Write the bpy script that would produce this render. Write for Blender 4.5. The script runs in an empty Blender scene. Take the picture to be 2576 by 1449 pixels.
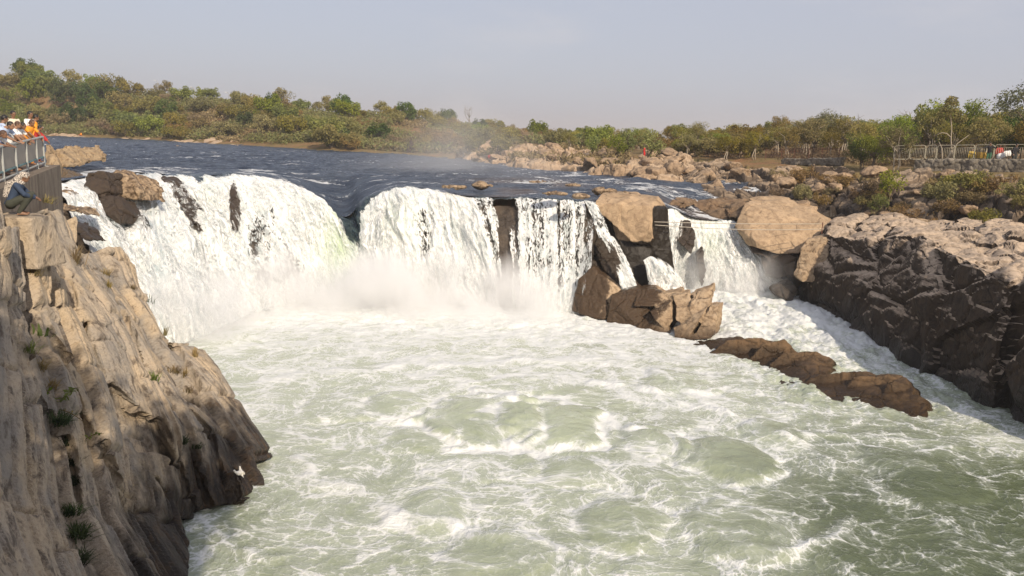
import bpy, bmesh, math, random
import numpy as np
from mathutils import Vector, Matrix
random.seed(5)
RNG = np.random.default_rng(5)
SC = bpy.context.scene
COL = SC.collection
R = math.radians

# ------------------------------------------------------------------ camera
F = 2022.0; EYE = np.array([0.0, 0.0, 11.0]); PIT = R(10.6); ROL = R(2.0)
FW = np.array([0, math.cos(PIT), -math.sin(PIT)])
R0 = np.array([1.0, 0, 0]); U0 = np.array([0, math.sin(PIT), math.cos(PIT)])
RT = math.cos(ROL)*R0 + math.sin(ROL)*U0
UP = -math.sin(ROL)*R0 + math.cos(ROL)*U0
def ray(px, py):
    px = np.asarray(px, float)[..., None]; py = np.asarray(py, float)[..., None]
    return FW + RT*((px-1288)/F) + UP*((724.5-py)/F)
def atY(px, py, y):
    d = ray(px, py); return EYE + d*(np.asarray(y, float)[..., None]/d[..., 1:2])
def atZ(px, py, z):
    d = ray(px, py); return EYE + d*((np.asarray(z, float)[..., None]-EYE[2])/d[..., 2:3])
def proj(p):
    d = np.asarray(p, float)-EYE; w = d@FW
    return 1288+F*(d@RT)/w, 724.5-F*(d@UP)/w
cam = bpy.data.cameras.new("camera"); cam.sensor_width = 36; cam.lens = F/2576*36
cam.clip_start = 0.2; cam.clip_end = 9000
co = bpy.data.objects.new("camera", cam); COL.objects.link(co)
M = Matrix.Identity(4)
for i in range(3):
    M[i][0] = RT[i]; M[i][1] = UP[i]; M[i][2] = -FW[i]; M[i][3] = EYE[i]
co.matrix_world = M; SC.camera = co

# ------------------------------------------------------------------ noise
_perm = np.random.default_rng(11).permutation(256).astype(np.int32)
_grad = np.random.default_rng(12).normal(size=(256, 3)); _grad /= np.linalg.norm(_grad, axis=1)[:, None]
_grad = _grad.astype(np.float32)
def perlin(p, seed=0):
    p = np.asarray(p, np.float32) + np.float32(seed*17.31)
    sh = p.shape[:-1]; p = p.reshape(-1, 3)
    i = np.floor(p).astype(np.int32); f = p - i
    w = f*f*f*(f*(f*6-15)+10)
    out = np.zeros(len(p), np.float32)
    for dx in (0, 1):
        wx = w[:, 0] if dx else 1-w[:, 0]
        hx = _perm[(i[:, 0]+dx) & 255]
        for dy in (0, 1):
            wy = w[:, 1] if dy else 1-w[:, 1]
            hy = _perm[(hx+i[:, 1]+dy) & 255]
            for dz in (0, 1):
                wz = w[:, 2] if dz else 1-w[:, 2]
                g = _grad[_perm[(hy+i[:, 2]+dz) & 255]]
                out += wx*wy*wz*(g[:, 0]*(f[:, 0]-dx)+g[:, 1]*(f[:, 1]-dy)+g[:, 2]*(f[:, 2]-dz))
    return (out*1.6).reshape(sh)
def fbm(p, octs=4, seed=0, gain=0.5, lac=2.03):
    a = 1.0; s = 0; q = np.asarray(p, np.float32); t = 0
    for o in range(octs):
        s = s + a*perlin(q, seed+o*3); t += a; a *= gain; q = q*lac
    return s/t*1.3
def ridged(p, octs=3, seed=0, gain=0.5):
    a = 1.0; s = 0; q = np.asarray(p, np.float32); t = 0
    for o in range(octs):
        s = s + a*(1-np.abs(perlin(q, seed+o*3))*1.8); t += a; a *= gain; q = q*2.1
    return s/t
def worley(p, seed=0, dims=3):
    p = np.asarray(p, np.float32); sh = p.shape[:-1]; p = p.reshape(-1, 3)
    i = np.floor(p).astype(np.int32)
    f1 = np.full(len(p), 9, np.float32); f2 = f1.copy(); cid = np.zeros(len(p), np.int32)
    zr = (-1, 0, 1) if dims == 3 else (0,)
    for dx in (-1, 0, 1):
        for dy in (-1, 0, 1):
            for dz in zr:
                c = i+np.array([dx, dy, dz], np.int32)
                h = _perm[(_perm[(_perm[(c[:, 0]+seed) & 255]+c[:, 1]) & 255]+c[:, 2]) & 255]
                jx = _perm[(h+7) & 255]/255.0; jy = _perm[(h+59) & 255]/255.0; jz = _perm[(h+131) & 255]/255.0
                d = (c[:, 0]+jx-p[:, 0])**2+(c[:, 1]+jy-p[:, 1])**2
                if dims == 3: d = d+(c[:, 2]+jz-p[:, 2])**2
                d = np.sqrt(d).astype(np.float32)
                m = d < f1
                f2 = np.where(m, f1, np.minimum(f2, d)); cid = np.where(m, h, cid); f1 = np.where(m, d, f1)
    return f1.reshape(sh), f2.reshape(sh), (cid/255.0).reshape(sh)
def sstep(a, b, x):
    t = np.clip((x-a)/(b-a), 0, 1); return t*t*(3-2*t)

# ------------------------------------------------------------------ object helpers
def tag(o, label=None, cat=None, group=None, kind=None):
    if label: o['label'] = label
    if cat: o['category'] = cat
    if group: o['group'] = group
    if kind: o['kind'] = kind
    return o
def link(name, me, m=None, parent=None, smooth=True):
    o = bpy.data.objects.new(name, me); COL.objects.link(o)
    if m is not None:
        me.materials.clear(); me.materials.append(m)
    if parent is not None: o.parent = parent
    if smooth and len(me.polygons):
        me.polygons.foreach_set('use_smooth', np.ones(len(me.polygons), bool))
    return o
def empty(name, loc=(0, 0, 0), rz=0, parent=None):
    o = bpy.data.objects.new(name, None); COL.objects.link(o); o.location = loc; o.rotation_euler = (0, 0, rz)
    o.empty_display_size = 0.2
    if parent: o.parent = parent
    return o
def np_mesh(name, v, f, n=4):
    me = bpy.data.meshes.new(name); v = np.asarray(v, np.float32).reshape(-1, 3); f = np.asarray(f, np.int32).reshape(-1, n)
    me.vertices.add(len(v)); me.vertices.foreach_set('co', v.ravel())
    me.loops.add(f.size); me.loops.foreach_set('vertex_index', f.ravel())
    me.polygons.add(len(f)); me.polygons.foreach_set('loop_start', np.arange(0, f.size, n, dtype=np.int32))
    me.update(calc_edges=True); me.validate(); return me
def grid_mesh(name, P, mask=None, attrs={}):
    r, c = P.shape[:2]; idx = np.arange(r*c).reshape(r, c)
    f = np.stack([idx[:-1, :-1], idx[:-1, 1:], idx[1:, 1:], idx[1:, :-1]], -1).reshape(-1, 4)
    if mask is not None: f = f[mask[:-1, :-1].ravel()]
    me = np_mesh(name, P, f)
    for k, a in attrs.items():
        me.attributes.new(k, 'FLOAT', 'POINT').data.foreach_set('value', np.asarray(a, np.float32).ravel())
    return me
def vco(me):
    a = np.empty(len(me.vertices)*3, np.float32); me.vertices.foreach_get('co', a); return a.reshape(-1, 3)
def vno(me):
    a = np.empty(len(me.vertices)*3, np.float32); me.vertices.foreach_get('normal', a); return a.reshape(-1, 3)
def setco(me, v): me.vertices.foreach_set('co', np.asarray(v, np.float32).ravel()); me.update()
def copy_tree(o, parent=None):
    c = o.copy(); COL.objects.link(c)
    if parent is not None: c.parent = parent
    for ch in o.children: copy_tree(ch, c)
    return c

class MB:
    """collects boxes, tubes and hulls into one mesh"""
    def __init__(s): s.bm = bmesh.new()
    def tube(s, pts, rad, n=6, cap=True):
        pts = [Vector(p) for p in pts]; rad = rad if hasattr(rad, '__len__') else [rad]*len(pts); rings = []
        for i, p in enumerate(pts):
            d = (pts[min(i+1, len(pts)-1)]-pts[max(i-1, 0)])
            d = d.normalized() if d.length > 1e-9 else Vector((0, 0, 1))
            a = d.orthogonal().normalized() if i == 0 else (a-d*a.dot(d)).normalized()
            b = d.cross(a)
            rings.append([s.bm.verts.new(p+(a*math.cos(2*math.pi*k/n)+b*math.sin(2*math.pi*k/n))*rad[i]) for k in range(n)])
        for i in range(len(rings)-1):
            for k in range(n):
                s.bm.faces.new((rings[i][k], rings[i][(k+1) % n], rings[i+1][(k+1) % n], rings[i+1][k]))
        if cap:
            s.bm.faces.new(rings[0][::-1]); s.bm.faces.new(rings[-1])
        return s
    def hull(s, pts):
        vs = [s.bm.verts.new(tuple(map(float, p))) for p in pts]
        r = bmesh.ops.convex_hull(s.bm, input=vs)
        dead = [g for g in set(r['geom_interior']+r['geom_unused']) if isinstance(g, bmesh.types.BMVert) and g.is_valid]
        if dead: bmesh.ops.delete(s.bm, geom=dead, context='VERTS')
        return s
    def box(s, c, size, rz=0, rot=None):
        m = rot.to_4x4() if rot is not None else Matrix.Rotation(rz, 4, 'Z')
        M_ = Matrix.Translation(Vector(c)) @ m @ Matrix.Diagonal((*size, 1))
        bmesh.ops.create_cube(s.bm, size=1, matrix=M_); return s
    def ball(s, c, rad, u=12, v=8, rot=None):
        rad = rad if hasattr(rad, '__len__') else (rad,)*3
        m = rot.to_4x4() if rot is not None else Matrix.Identity(4)
        bmesh.ops.create_uvsphere(s.bm, u_segments=u, v_segments=v, radius=1, matrix=Matrix.Translation(Vector(c)) @ m @ Matrix.Diagonal((*rad, 1))); return s
    def mesh(s, name):
        me = bpy.data.meshes.new(name); bmesh.ops.recalc_face_normals(s.bm, faces=s.bm.faces); s.bm.to_mesh(me); s.bm.free(); return me
    def build(s, name, m, parent=None, smooth=False): return link(name, s.mesh(name), m, parent, smooth)
def remesh(me, voxel, smooth=0):
    o = bpy.data.objects.new('remesh_source', me); COL.objects.link(o)
    r = o.modifiers.new('r', 'REMESH'); r.mode = 'VOXEL'; r.voxel_size = voxel
    if smooth:
        k = o.modifiers.new('s', 'SMOOTH'); k.iterations = smooth; k.factor = 0.5
    dg = bpy.context.evaluated_depsgraph_get()
    new = bpy.data.meshes.new_from_object(o.evaluated_get(dg)); bpy.data.objects.remove(o); bpy.data.meshes.remove(me); return new

# ------------------------------------------------------------------ node helpers
class NT:
    def __init__(s, name):
        s.m = bpy.data.materials.new(name); s.m.use_nodes = True; s.t = s.m.node_tree; s.t.nodes.clear()
        s.out = s.t.nodes.new('ShaderNodeOutputMaterial')
    def n(s, typ, ins={}, **pr):
        x = s.t.nodes.new('ShaderNode'+typ)
        for k, v in pr.items(): setattr(x, k, v)
        for k, v in ins.items(): s.set(x.inputs[k], v)
        return x
    def set(s, sock, v):
        if isinstance(v, bpy.types.NodeSocket): s.t.links.new(v, sock)
        elif isinstance(v, bpy.types.Node): s.t.links.new(v.outputs[0], sock)
        else:
            if sock.type == 'RGBA' and len(v) == 3: v = (*v, 1)
            sock.default_value = v
    def math(s, op, a, b=0.0, c=None, clamp=False):
        x = s.n('Math', {0: a, 1: b}, operation=op, use_clamp=clamp)
        if c is not None: s.set(x.inputs[2], c)
        return x.outputs[0]
    def ramp(s, fac, a, b, lo=0.0, hi=1.0, smooth=True):
        return s.n('MapRange', {0: fac, 1: a, 2: b, 3: lo, 4: hi}, interpolation_type='SMOOTHSTEP' if smooth else 'LINEAR').outputs[0]
    def mix(s, f, a, b, mode='MIX'):
        x = s.n('Mix', data_type='RGBA', blend_type=mode); x.clamp_factor = True
        s.set(x.inputs[0], f); s.set(x.inputs[6], a); s.set(x.inputs[7], b); return x.outputs[2]
    def noise(s, vec, scale, detail=4, rough=0.55, dist=0.0):
        return s.n('TexNoise', {'Vector': vec, 'Scale': scale, 'Detail': detail, 'Roughness': rough, 'Distortion': dist}).outputs[0]
    def attr(s, name): return s.n('Attribute', attribute_name=name).outputs['Fac']
    def xyz(s, vec, k): return s.n('SeparateXYZ', {0: vec}).outputs[k]
    def mapv(s, vec, scale=(1, 1, 1), rot=(0, 0, 0), loc=(0, 0, 0)):
        return s.n('Mapping', {'Vector': vec, 'Location': loc, 'Rotation': rot, 'Scale': scale}).outputs[0]
    def bump(s, h, strength=0.5, dist=0.1, normal=None):
        x = s.n('Bump', {'Height': h, 'Strength': strength, 'Distance': dist})
        if normal is not None: s.set(x.inputs['Normal'], normal)
        return x.outputs[0]
    def bsdf(s, col, rough=0.8, normal=None, **kw):
        x = s.n('BsdfPrincipled', {'Base Color': col, 'Roughness': rough})
        for k, v in kw.items(): s.set(x.inputs[k.replace('_', ' ')], v)
        if normal is not None: s.set(x.inputs['Normal'], normal)
        return x.outputs[0]
    def done(s, surf): s.t.links.new(surf, s.out.inputs['Surface']); return s.m
def plain(name, col, rough=0.75, var=0.15, scale=8.0, metallic=0.0):
    t = NT(name); tc = t.n('TexCoord').outputs['Object']
    f = t.noise(tc, scale, 4)
    c = t.mix(f, [x*(1-var) for x in col], [min(1, x*(1+var)) for x in col])
    return t.done(t.bsdf(c, rough, t.bump(f, 0.2, 0.02), Metallic=metallic))

def rockmat(name, a, b, c, scale=1.0, stretch=None, wet=None, wet_shade_col=(0.03, 0.022, 0.016), crack=0.6, lichen=None, bump=1.0, pale_top=None, wet_mask=None, local=False):
    """a, b: the two stone colours, c: stain colour; wet=(z_low, z_high): height band over which stone is water-stained or darkened as painted shade"""
    t = NT(name); tc = t.n('TexCoord').outputs['Object']
    base = tc
    if local:
        rnd = t.n('ObjectInfo').outputs['Random']
        base = t.n('VectorMath', {0: tc, 1: t.n('CombineXYZ', {0: t.math('MULTIPLY', rnd, 50), 1: t.math('MULTIPLY', rnd, 91)}).outputs[0]}, operation='ADD').outputs[0]
    v = base if stretch is None else t.mapv(base, *stretch)
    n1 = t.noise(v, 0.6*scale, 6, 0.62, 0.3)
    n2 = t.noise(v, 3.2*scale, 8, 0.7, 0.4)
    n3 = t.noise(base, 22*scale, 4, 0.7)
    col = t.mix(t.ramp(n1, 0.35, 0.65), a, b)
    col = t.mix(t.ramp(n2, 0.46, 0.64, 0, 0.9), col, c)
    col = t.mix(t.ramp(t.noise(v, 1.3*scale, 5, 0.7, 0.8), 0.53, 0.66, 0, 0.6), col, [x*0.7 for x in c])
    col = t.mix(t.ramp(n3, 0.35, 0.7, 0.0, 0.5), col, [x*0.45 for x in a])
    vo = t.n('TexVoronoi', {'Vector': t.n('VectorMath', {0: v, 1: t.n('VectorMath', {0: t.n('TexNoise', {'Vector': v, 'Scale': 1.6*scale, 'Detail': 3}).outputs['Color'], 1: (0.5, 0.5, 0.5)}, operation='MULTIPLY').outputs[0]}, operation='ADD').outputs[0], 'Scale': 0.75*scale}, feature='DISTANCE_TO_EDGE').outputs[0]
    cr = t.ramp(vo, 0.0, 0.035, 1.0, 0.0)
    cr = t.math('MULTIPLY', cr, t.ramp(n1, 0.48, 0.62))
    col = t.mix(t.math('MULTIPLY', cr, crack), col, [x*0.18 for x in a])
    if lichen:
        l = t.ramp(t.noise(base, 1.7*scale, 7, 0.75), 0.60, 0.66, 0, 0.7)
        col = t.mix(l, col, lichen)
    rough = 0.85
    if pale_top:
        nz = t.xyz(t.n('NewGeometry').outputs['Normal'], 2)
        col = t.mix(t.math('MULTIPLY', t.ramp(nz, 0.42, 0.85), t.ramp(n2, 0.3, 0.6, 0.35, 0.9)), col, pale_top)
    wm = None
    if wet:
        z = t.xyz(t.n('NewGeometry').outputs['Position'], 2)
        zz = t.math('ADD', z, t.math('MULTIPLY', t.math('SUBTRACT', n1, 0.5), -2.2*(wet[1]-wet[0])))
        wm = t.ramp(zz, wet[0], wet[1], 1.0, 0.0)
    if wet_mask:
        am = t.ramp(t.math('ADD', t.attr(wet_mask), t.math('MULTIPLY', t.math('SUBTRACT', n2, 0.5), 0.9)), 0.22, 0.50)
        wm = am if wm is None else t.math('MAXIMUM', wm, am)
    if wm is not None:
        wc = t.mix(t.ramp(n2, 0.5, 0.75), wet_shade_col, [x*1.7 for x in wet_shade_col])
        col = t.mix(t.math('MULTIPLY', wm, 0.985), col, wc)
        rough = t.ramp(wm, 0.0, 1.0, 0.85, 0.32, False)
    h = t.math('ADD', t.math('ADD', t.math('MULTIPLY', n2, 0.9), t.math('MULTIPLY', n3, 0.22)), t.math('MULTIPLY', cr, -0.5))
    return t.done(t.bsdf(col, rough, t.bump(h, 0.75*bump, 0.16), Specular_IOR_Level=0.25))

# ------------------------------------------------------------------ daylight
SUN = np.array([0.38, -0.76, 0.52]); SUN /= np.linalg.norm(SUN)
sun = bpy.data.lights.new('sun', 'SUN'); sun.energy = 5.0; sun.angle = R(0.55); sun.color = (1.0, 0.86, 0.68)
so = bpy.data.objects.new('sun', sun); COL.objects.link(so)
so.rotation_euler = Vector(SUN).to_track_quat('Z', 'Y').to_euler(); so.location = (40, -30, 60)
w = bpy.data.worlds.new('World'); SC.world = w; w.use_nodes = True
nt = w.node_tree; nt.nodes.clear()
sky = nt.nodes.new('ShaderNodeTexSky'); sky.sky_type = 'NISHITA'; sky.sun_disc = False
sky.sun_elevation = math.asin(SUN[2]); sky.sun_rotation = math.atan2(SUN[0], SUN[1])
sky.altitude = 400; sky.air_density = 1.0; sky.dust_density = 4.0; sky.ozone_density = 2.0
bg = nt.nodes.new('ShaderNodeBackground'); bg.inputs[1].default_value = 0.118
hz = nt.nodes.new('ShaderNodeMix'); hz.data_type = 'RGBA'; hz.inputs[0].default_value = 0.72
hz.inputs[7].default_value = (4.75, 4.8, 5.5, 1)          # thin high overcast veil
nt.links.new(sky.outputs[0], hz.inputs[6])
tcw = nt.nodes.new('ShaderNodeTexCoord'); mp = nt.nodes.new('ShaderNodeMapping'); mp.inputs['Scale'].default_value = (2.2, 2.2, 7.0)
nt.links.new(tcw.outputs['Generated'], mp.inputs[0])
cn = nt.nodes.new('ShaderNodeTexNoise'); cn.inputs['Scale'].default_value = 1.6; cn.inputs['Detail'].default_value = 7; cn.inputs['Roughness'].default_value = 0.55
nt.links.new(mp.outputs[0], cn.inputs[0])
cr_ = nt.nodes.new('ShaderNodeMapRange'); cr_.interpolation_type = 'SMOOTHSTEP'
for k, v in ((1, 0.52), (2, 0.78), (3, 0.0), (4, 0.5)): cr_.inputs[k].default_value = v
nt.links.new(cn.outputs[0], cr_.inputs[0])
cm = nt.nodes.new('ShaderNodeMix'); cm.data_type = 'RGBA'; cm.inputs[7].default_value = (5.4, 5.3, 5.5, 1)
nt.links.new(cr_.outputs[0], cm.inputs[0]); nt.links.new(hz.outputs[2], cm.inputs[6])
nt.links.new(cm.outputs[2], bg.inputs[0])
wo = nt.nodes.new('ShaderNodeOutputWorld'); nt.links.new(bg.outputs[0], wo.inputs[0])
SC.view_settings.view_transform = 'Standard'; SC.view_settings.look = 'None'; SC.view_settings.gamma = 1; SC.view_settings.exposure = 0.06
SC.cycles.use_denoising = True; SC.cycles.denoiser = 'OPENIMAGEDENOISE'
SC.cycles.max_bounces = 8; SC.cycles.transparent_max_bounces = 12; SC.cycles.volume_bounces = 4
SC.cycles.caustics_reflective = False; SC.cycles.caustics_refractive = False

# ------------------------------------------------------------------ water and falls
CREST = np.array([(-120,470,38),(60,462,40),(150,452,44),(250,437,50),(340,430,54),(420,436,56),(500,440,57),(580,436,58),(660,443,58.5),(740,466,58.5),(800,500,58),(850,540,57.5),(880,545,57.5),(905,508,57),(950,484,57),(1000,468,57),(1080,474,56.5),(1150,488,56),(1210,493,55.5),(1280,494,55),(1340,496,54.5),(1390,498,54),(1450,503,54),(1500,505,54.5),(1560,500,56),(1640,510,58),(1690,522,61),(1745,545,62),(1800,553,63),(1850,556,63.5),(1960,560,64)], float)
def smooth1(x, xs, ys):
    y = np.interp(x, xs, ys); return y
def foam_mat(name, soft=0.04, thr0=0.72, thr1=0.27, tone=0.80):
    t = NT(name)
    uv = t.n('CombineXYZ', {0: t.attr('fu'), 1: t.attr('fv')}).outputs[0]
    a = t.noise(t.mapv(uv, (1.3, 0.42, 1)), 1.0, 3, 0.6, 0.6)
    b = t.noise(t.mapv(uv, (5.5, 2.0, 1)), 1.0, 5, 0.68, 1.6)
    c = t.noise(t.mapv(uv, (1.6, 0.9, 1), loc=(7, 3, 0)), 2.2, 5, 0.62, 1.0)
    n = t.math('ADD', t.math('MULTIPLY', a, 0.35), t.math('MULTIPLY', b, 0.65))
    den = t.attr('thick')
    thr = t.math('ADD', thr0, t.math('MULTIPLY', den, thr1-thr0))
    al = t.ramp(t.math('SUBTRACT', n, thr), -soft, soft)
    white = t.attr('white')
    wm = t.ramp(t.math('ADD', white, t.math('MULTIPLY', t.math('SUBTRACT', t.math('ADD', t.math('MULTIPLY', b, 0.6), t.math('MULTIPLY', c, 0.4)), 0.5), 1.6)), 0.42, 0.58)
    green = t.attr('green'); thin = t.attr('thin')
    st = t.noise(t.mapv(uv, (3.4, 0.5, 1)), 1.0, 5, 0.65, 0.9)
    foam = t.mix(t.ramp(t.math('ADD', t.math('MULTIPLY', c, 0.5), t.math('MULTIPLY', st, 0.5)), 0.36, 0.60), (tone*0.52, tone*0.57, tone*0.57), (tone, tone*0.995, tone*0.975))
    foam = t.mix(t.math('MULTIPLY', thin, t.ramp(st, 0.35, 0.62, 1.0, 0.35)), foam, (0.36, 0.42, 0.45))
    foam = t.mix(t.math('MULTIPLY', green, t.ramp(b, 0.3, 0.62, 1.0, 0.45)), foam, (0.40, 0.50, 0.30))
    deep = t.mix(t.ramp(c, 0.4, 0.7), (0.012, 0.022, 0.032), (0.05, 0.075, 0.075))
    col = t.mix(wm, deep, foam)
    rough = t.ramp(wm, 0, 1, 0.12, 0.7, False)
    h = t.math('ADD', t.math('MULTIPLY', b, 0.8), c)
    dif = t.bsdf(col, rough, t.bump(h, 0.38, 0.16), Specular_IOR_Level=t.ramp(wm, 0, 1, 0.5, 0.1, False), Subsurface_Weight=t.math('MULTIPLY', wm, 0.8), Subsurface_Scale=0.16, Subsurface_Radius=(1.0, 1.0, 1.0))
    tr = t.n('BsdfTransparent')
    mx = t.n('MixShader', {0: t.math('MAXIMUM', al, t.math('SUBTRACT', 1.0, wm)), 1: tr.outputs[0], 2: dif})
    return t.done(mx.outputs[0])
FOAM = foam_mat('falling_water'); SPRAY = foam_mat('spray_water', 0.11, tone=0.86)

def ribbon(strips, nu, nv, power=1.9, lead=0.10):
    """strips: (px_top, py_top, Y_top, px_bot, py_bot, z_bot); returns points (nv, nu, 3), width coordinate, length coordinate, t"""
    S = np.array(strips, float); k = np.linspace(0, len(S)-1, nu)
    top = atY(S[:, 0], S[:, 1], S[:, 2]); bot = atZ(S[:, 3], S[:, 4], S[:, 5]) if S.shape[1] == 6 else atY(S[:, 3], S[:, 4], S[:, 6])
    def cub(A):
        i = np.clip(np.floor(k).astype(int), 0, len(S)-2); f = (k-i)[:, None]
        p0 = A[np.clip(i-1, 0, None)]; p1 = A[i]; p2 = A[i+1]; p3 = A[np.clip(i+2, None, len(S)-1)]
        return p1+0.5*f*(p2-p0+f*(2*p0-5*p1+4*p2-p3+f*(3*(p1-p2)+p3-p0)))
    T = cub(top); B = cub(bot)
    tt = np.linspace(0, 1, nv)[:, None, None]
    P = T[None]*(1-tt)+B[None]*tt
    drop = tt**power
    P[..., 2] = T[None, :, 2]*(1-drop[..., 0])+B[None, :, 2]*drop[..., 0]
    wd = np.concatenate([[0], np.cumsum(np.linalg.norm(np.diff(T*0.5+B*0.5, axis=0), axis=1))])
    ln = np.concatenate([np.zeros((1, nu)), np.cumsum(np.linalg.norm(np.diff(P, axis=0), axis=2), axis=0)])
    return P, np.broadcast_to(wd[None], ln.shape), ln, np.broadcast_to(tt[..., 0], ln.shape)
def grid_normals(P):
    du = np.gradient(P, axis=1); dv = np.gradient(P, axis=0)
    n = np.cross(dv, du); n /= np.linalg.norm(n, axis=2)[..., None]+1e-9; return n

def gauss(px, py, cx, cy, sx, sy): return np.exp(-((px-cx)/sx)**2-((py-cy)/sy)**2)
def billow(P, U, V, T, amp=1.0, seed=0):
    wv = fbm(np.stack([U*0.5, V*0.35, U*0], -1), 2, seed+9)
    q = np.stack([U*0.62+0.5*wv, V*0.20, U*0], -1)
    d = 0.60*fbm(q, 3, seed+3)
    q2 = np.stack([U*1.5+0.7*wv, V*0.42, U*0], -1)
    d = d+0.22*(np.abs(perlin(q2, seed+5))*2-0.5)+0.15*fbm(q2*2.2, 3, seed+6)+0.05*fbm(np.stack([U*7, V*4, U*0], -1), 3, seed+8)
    return amp*d

# main fall: left cascade, left bulge, notch, right bulge, veil
strips = [(120,470,42,330,905,0),(165,458,45,400,880,0),(250,440,50,480,860,0),(340,432,54,560,825,0),(420,437,56,625,795,0),(500,440,57,690,778,0),
 (580,436,58,750,768,0),(660,443,58.5,815,762,0),(740,466,58.5,868,757,0),(800,500,58,900,753,0),(840,535,57.7,915,750,0),(880,545,57.5,925,750,0),(905,508,57,940,752,0),
 (950,484,57,985,758,0),(1000,468,57,1055,764,0),(1080,474,56.5,1140,770,0),(1150,488,56,1235,775,0),(1210,493,55.5,1272,777,0),(1280,494,55,1300,778,0),(1340,496,54.5,1345,781,0),
 (1390,498,54,1395,785,0),(1450,503,53.8,1448,790,0),(1500,508,53.4,1478,790,0.2)]
P, U, V, T = ribbon(strips, 900, 230)
px, py = proj(P)
D = np.full(px.shape, 0.98)
for g in ((690,600,42,120,.34),(745,690,60,55,.34),(640,600,22,70,.34),(590,500,20,80,.25),(1080,575,36,70,.32),(1030,560,34,50,.26),(1075,650,22,60,.22),(1165,690,24,60,.25),(470,560,26,70,.2),(330,520,16,26,.3),(655,700,25,40,.3),(360,540,50,50,.10),(335,545,26,20,.36),(365,570,14,26,.32),(395,470,26,18,.30),(215,475,24,14,.2)):
    D -= g[4]*gauss(px, py, *g[:4])
tp = np.interp(np.arange(900)/899*(len(strips)-1), np.arange(len(strips)), [s[0] for s in strips])[None]+0*px
xx = px+16*fbm(np.stack([U*2.2, V*0.35, U*0], -1), 3, 43)+22*fbm(np.stack([U*0.5, V*0.22, U*0], -1), 2, 44)
veil = sstep(1168+70*T, 1185+70*T, xx)
coln = fbm(np.stack([U*2.2, U*0, U*0], -1), 3, 41)
vd = 0.50+0.34*coln
vd = np.where((xx > 1310), 0.60+0.30*coln, vd)
vd = vd*(1-np.maximum(sstep(1248, 1262, xx)*(1-sstep(1284, 1306, xx)), 0)*(0.72+0.2*T))
vd += 0.5*sstep(0.80, 1.0, T+0.08*coln)*(1-sstep(1255, 1270, xx)*(1-sstep(1285, 1300, xx)))
D = D*(1-veil)+vd*veil
D = np.clip(D, 0, 1)
t0 = np.interp(tp[0], [100,200,340,420,500,560,640,700,760,810,850,880,900,930,960,1000,1080,1150,1200,1450], [.0,.0,.06,.08,.07,.09,.07,.08,.14,.27,.55,.58,.3,.14,.10,.08,.06,.05,.10,.10])[None]
W = 0.5+(T-t0+0.05*fbm(np.stack([U*1.3, U*0, U*0], -1), 3, 45))*5.0
W = W-0.7*gauss(px, py, 500, 470, 14, 30)
W = np.clip(W, -0.3, 1.4)
G = 0.95*gauss(px, py, 845, 610, 42, 95)+0.6*gauss(px, py, 885, 700, 24, 60)+0.35*gauss(px, py, 520, 500, 20, 50)+0.3*gauss(px, py, 1000, 560, 60, 60)
P[..., 2] += (0.22*fbm(np.stack([U*0.9, U*0, U*0], -1), 4, 46))*(1-T)**3
D = np.clip(D-0.5*sstep(1455, 1500, px-40*T)*(1-sstep(0.75, .95, T))-0.06, 0, 1)
TH = np.clip(1.5*fbm(np.stack([U*0.30+0.15*V, V*0.06, U*0], -1), 3, 47)-0.10, 0, 0.8)+0.75*gauss(px, py, 400, 640, 40, 150)*sstep(450, 560, py)+0.5*gauss(px, py, 245, 590, 26, 70)
D = np.clip(D-0.22*np.clip(TH, 0, 1)*sstep(0.1, 0.3, T), 0, 1)
N = grid_normals(P)
if N[100, 400, 1] > 0: N = -N
amp = sstep(0, 0.35, T)*(1-0.8*veil)*(0.75+0.4*T)
d = billow(P, U, V, T)*amp
bul = 0.7*gauss(px, py, 740, 560, 90, 170)+0.6*gauss(px, py, 1040, 580, 80, 150)
Pw = P+N*(d+bul*sstep(0, .5, T)*(1-T)**0.5)[..., None]
SEG = [(0, 443, 'broad white left-hand bulge of the waterfall pouring past two dark rock fins', 'left'), (442, 641, 'white bulge of the waterfall between the dark notch and the thin veil', 'right'), (640, 900, 'thin streaky veil of water over bare brown rock beside the pyramid rock', 'veil')]
for a, b, lab, _ in SEG:
    sl = np.s_[:, a:b]
    me = grid_mesh('waterfall', Pw[sl], attrs=dict(fu=U[sl], fv=V[sl], thick=D[sl], white=W[sl], green=G[sl], thin=np.clip(TH[sl], 0, 1)))
    o = tag(link('waterfall', me, FOAM), lab, 'waterfall', 'falls at the head of the gorge')
    q2 = Pw[sl]+N[sl]*(0.16+0.25*T[sl]+0.2*billow(P[sl], U[sl]+31, V[sl]+9, T[sl], 1, 60))[..., None]
    me = grid_mesh('spray', q2, attrs=dict(fu=U[sl]+40, fv=V[sl]*0.8, thick=np.clip(D[sl]-0.42, 0, 1)*sstep(0.06, 0.3, T[sl]-t0[:, a:b]+0.02), white=W[sl]*0+1.4, green=G[sl]*0))
    link('spray', me, SPRAY, o)
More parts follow.
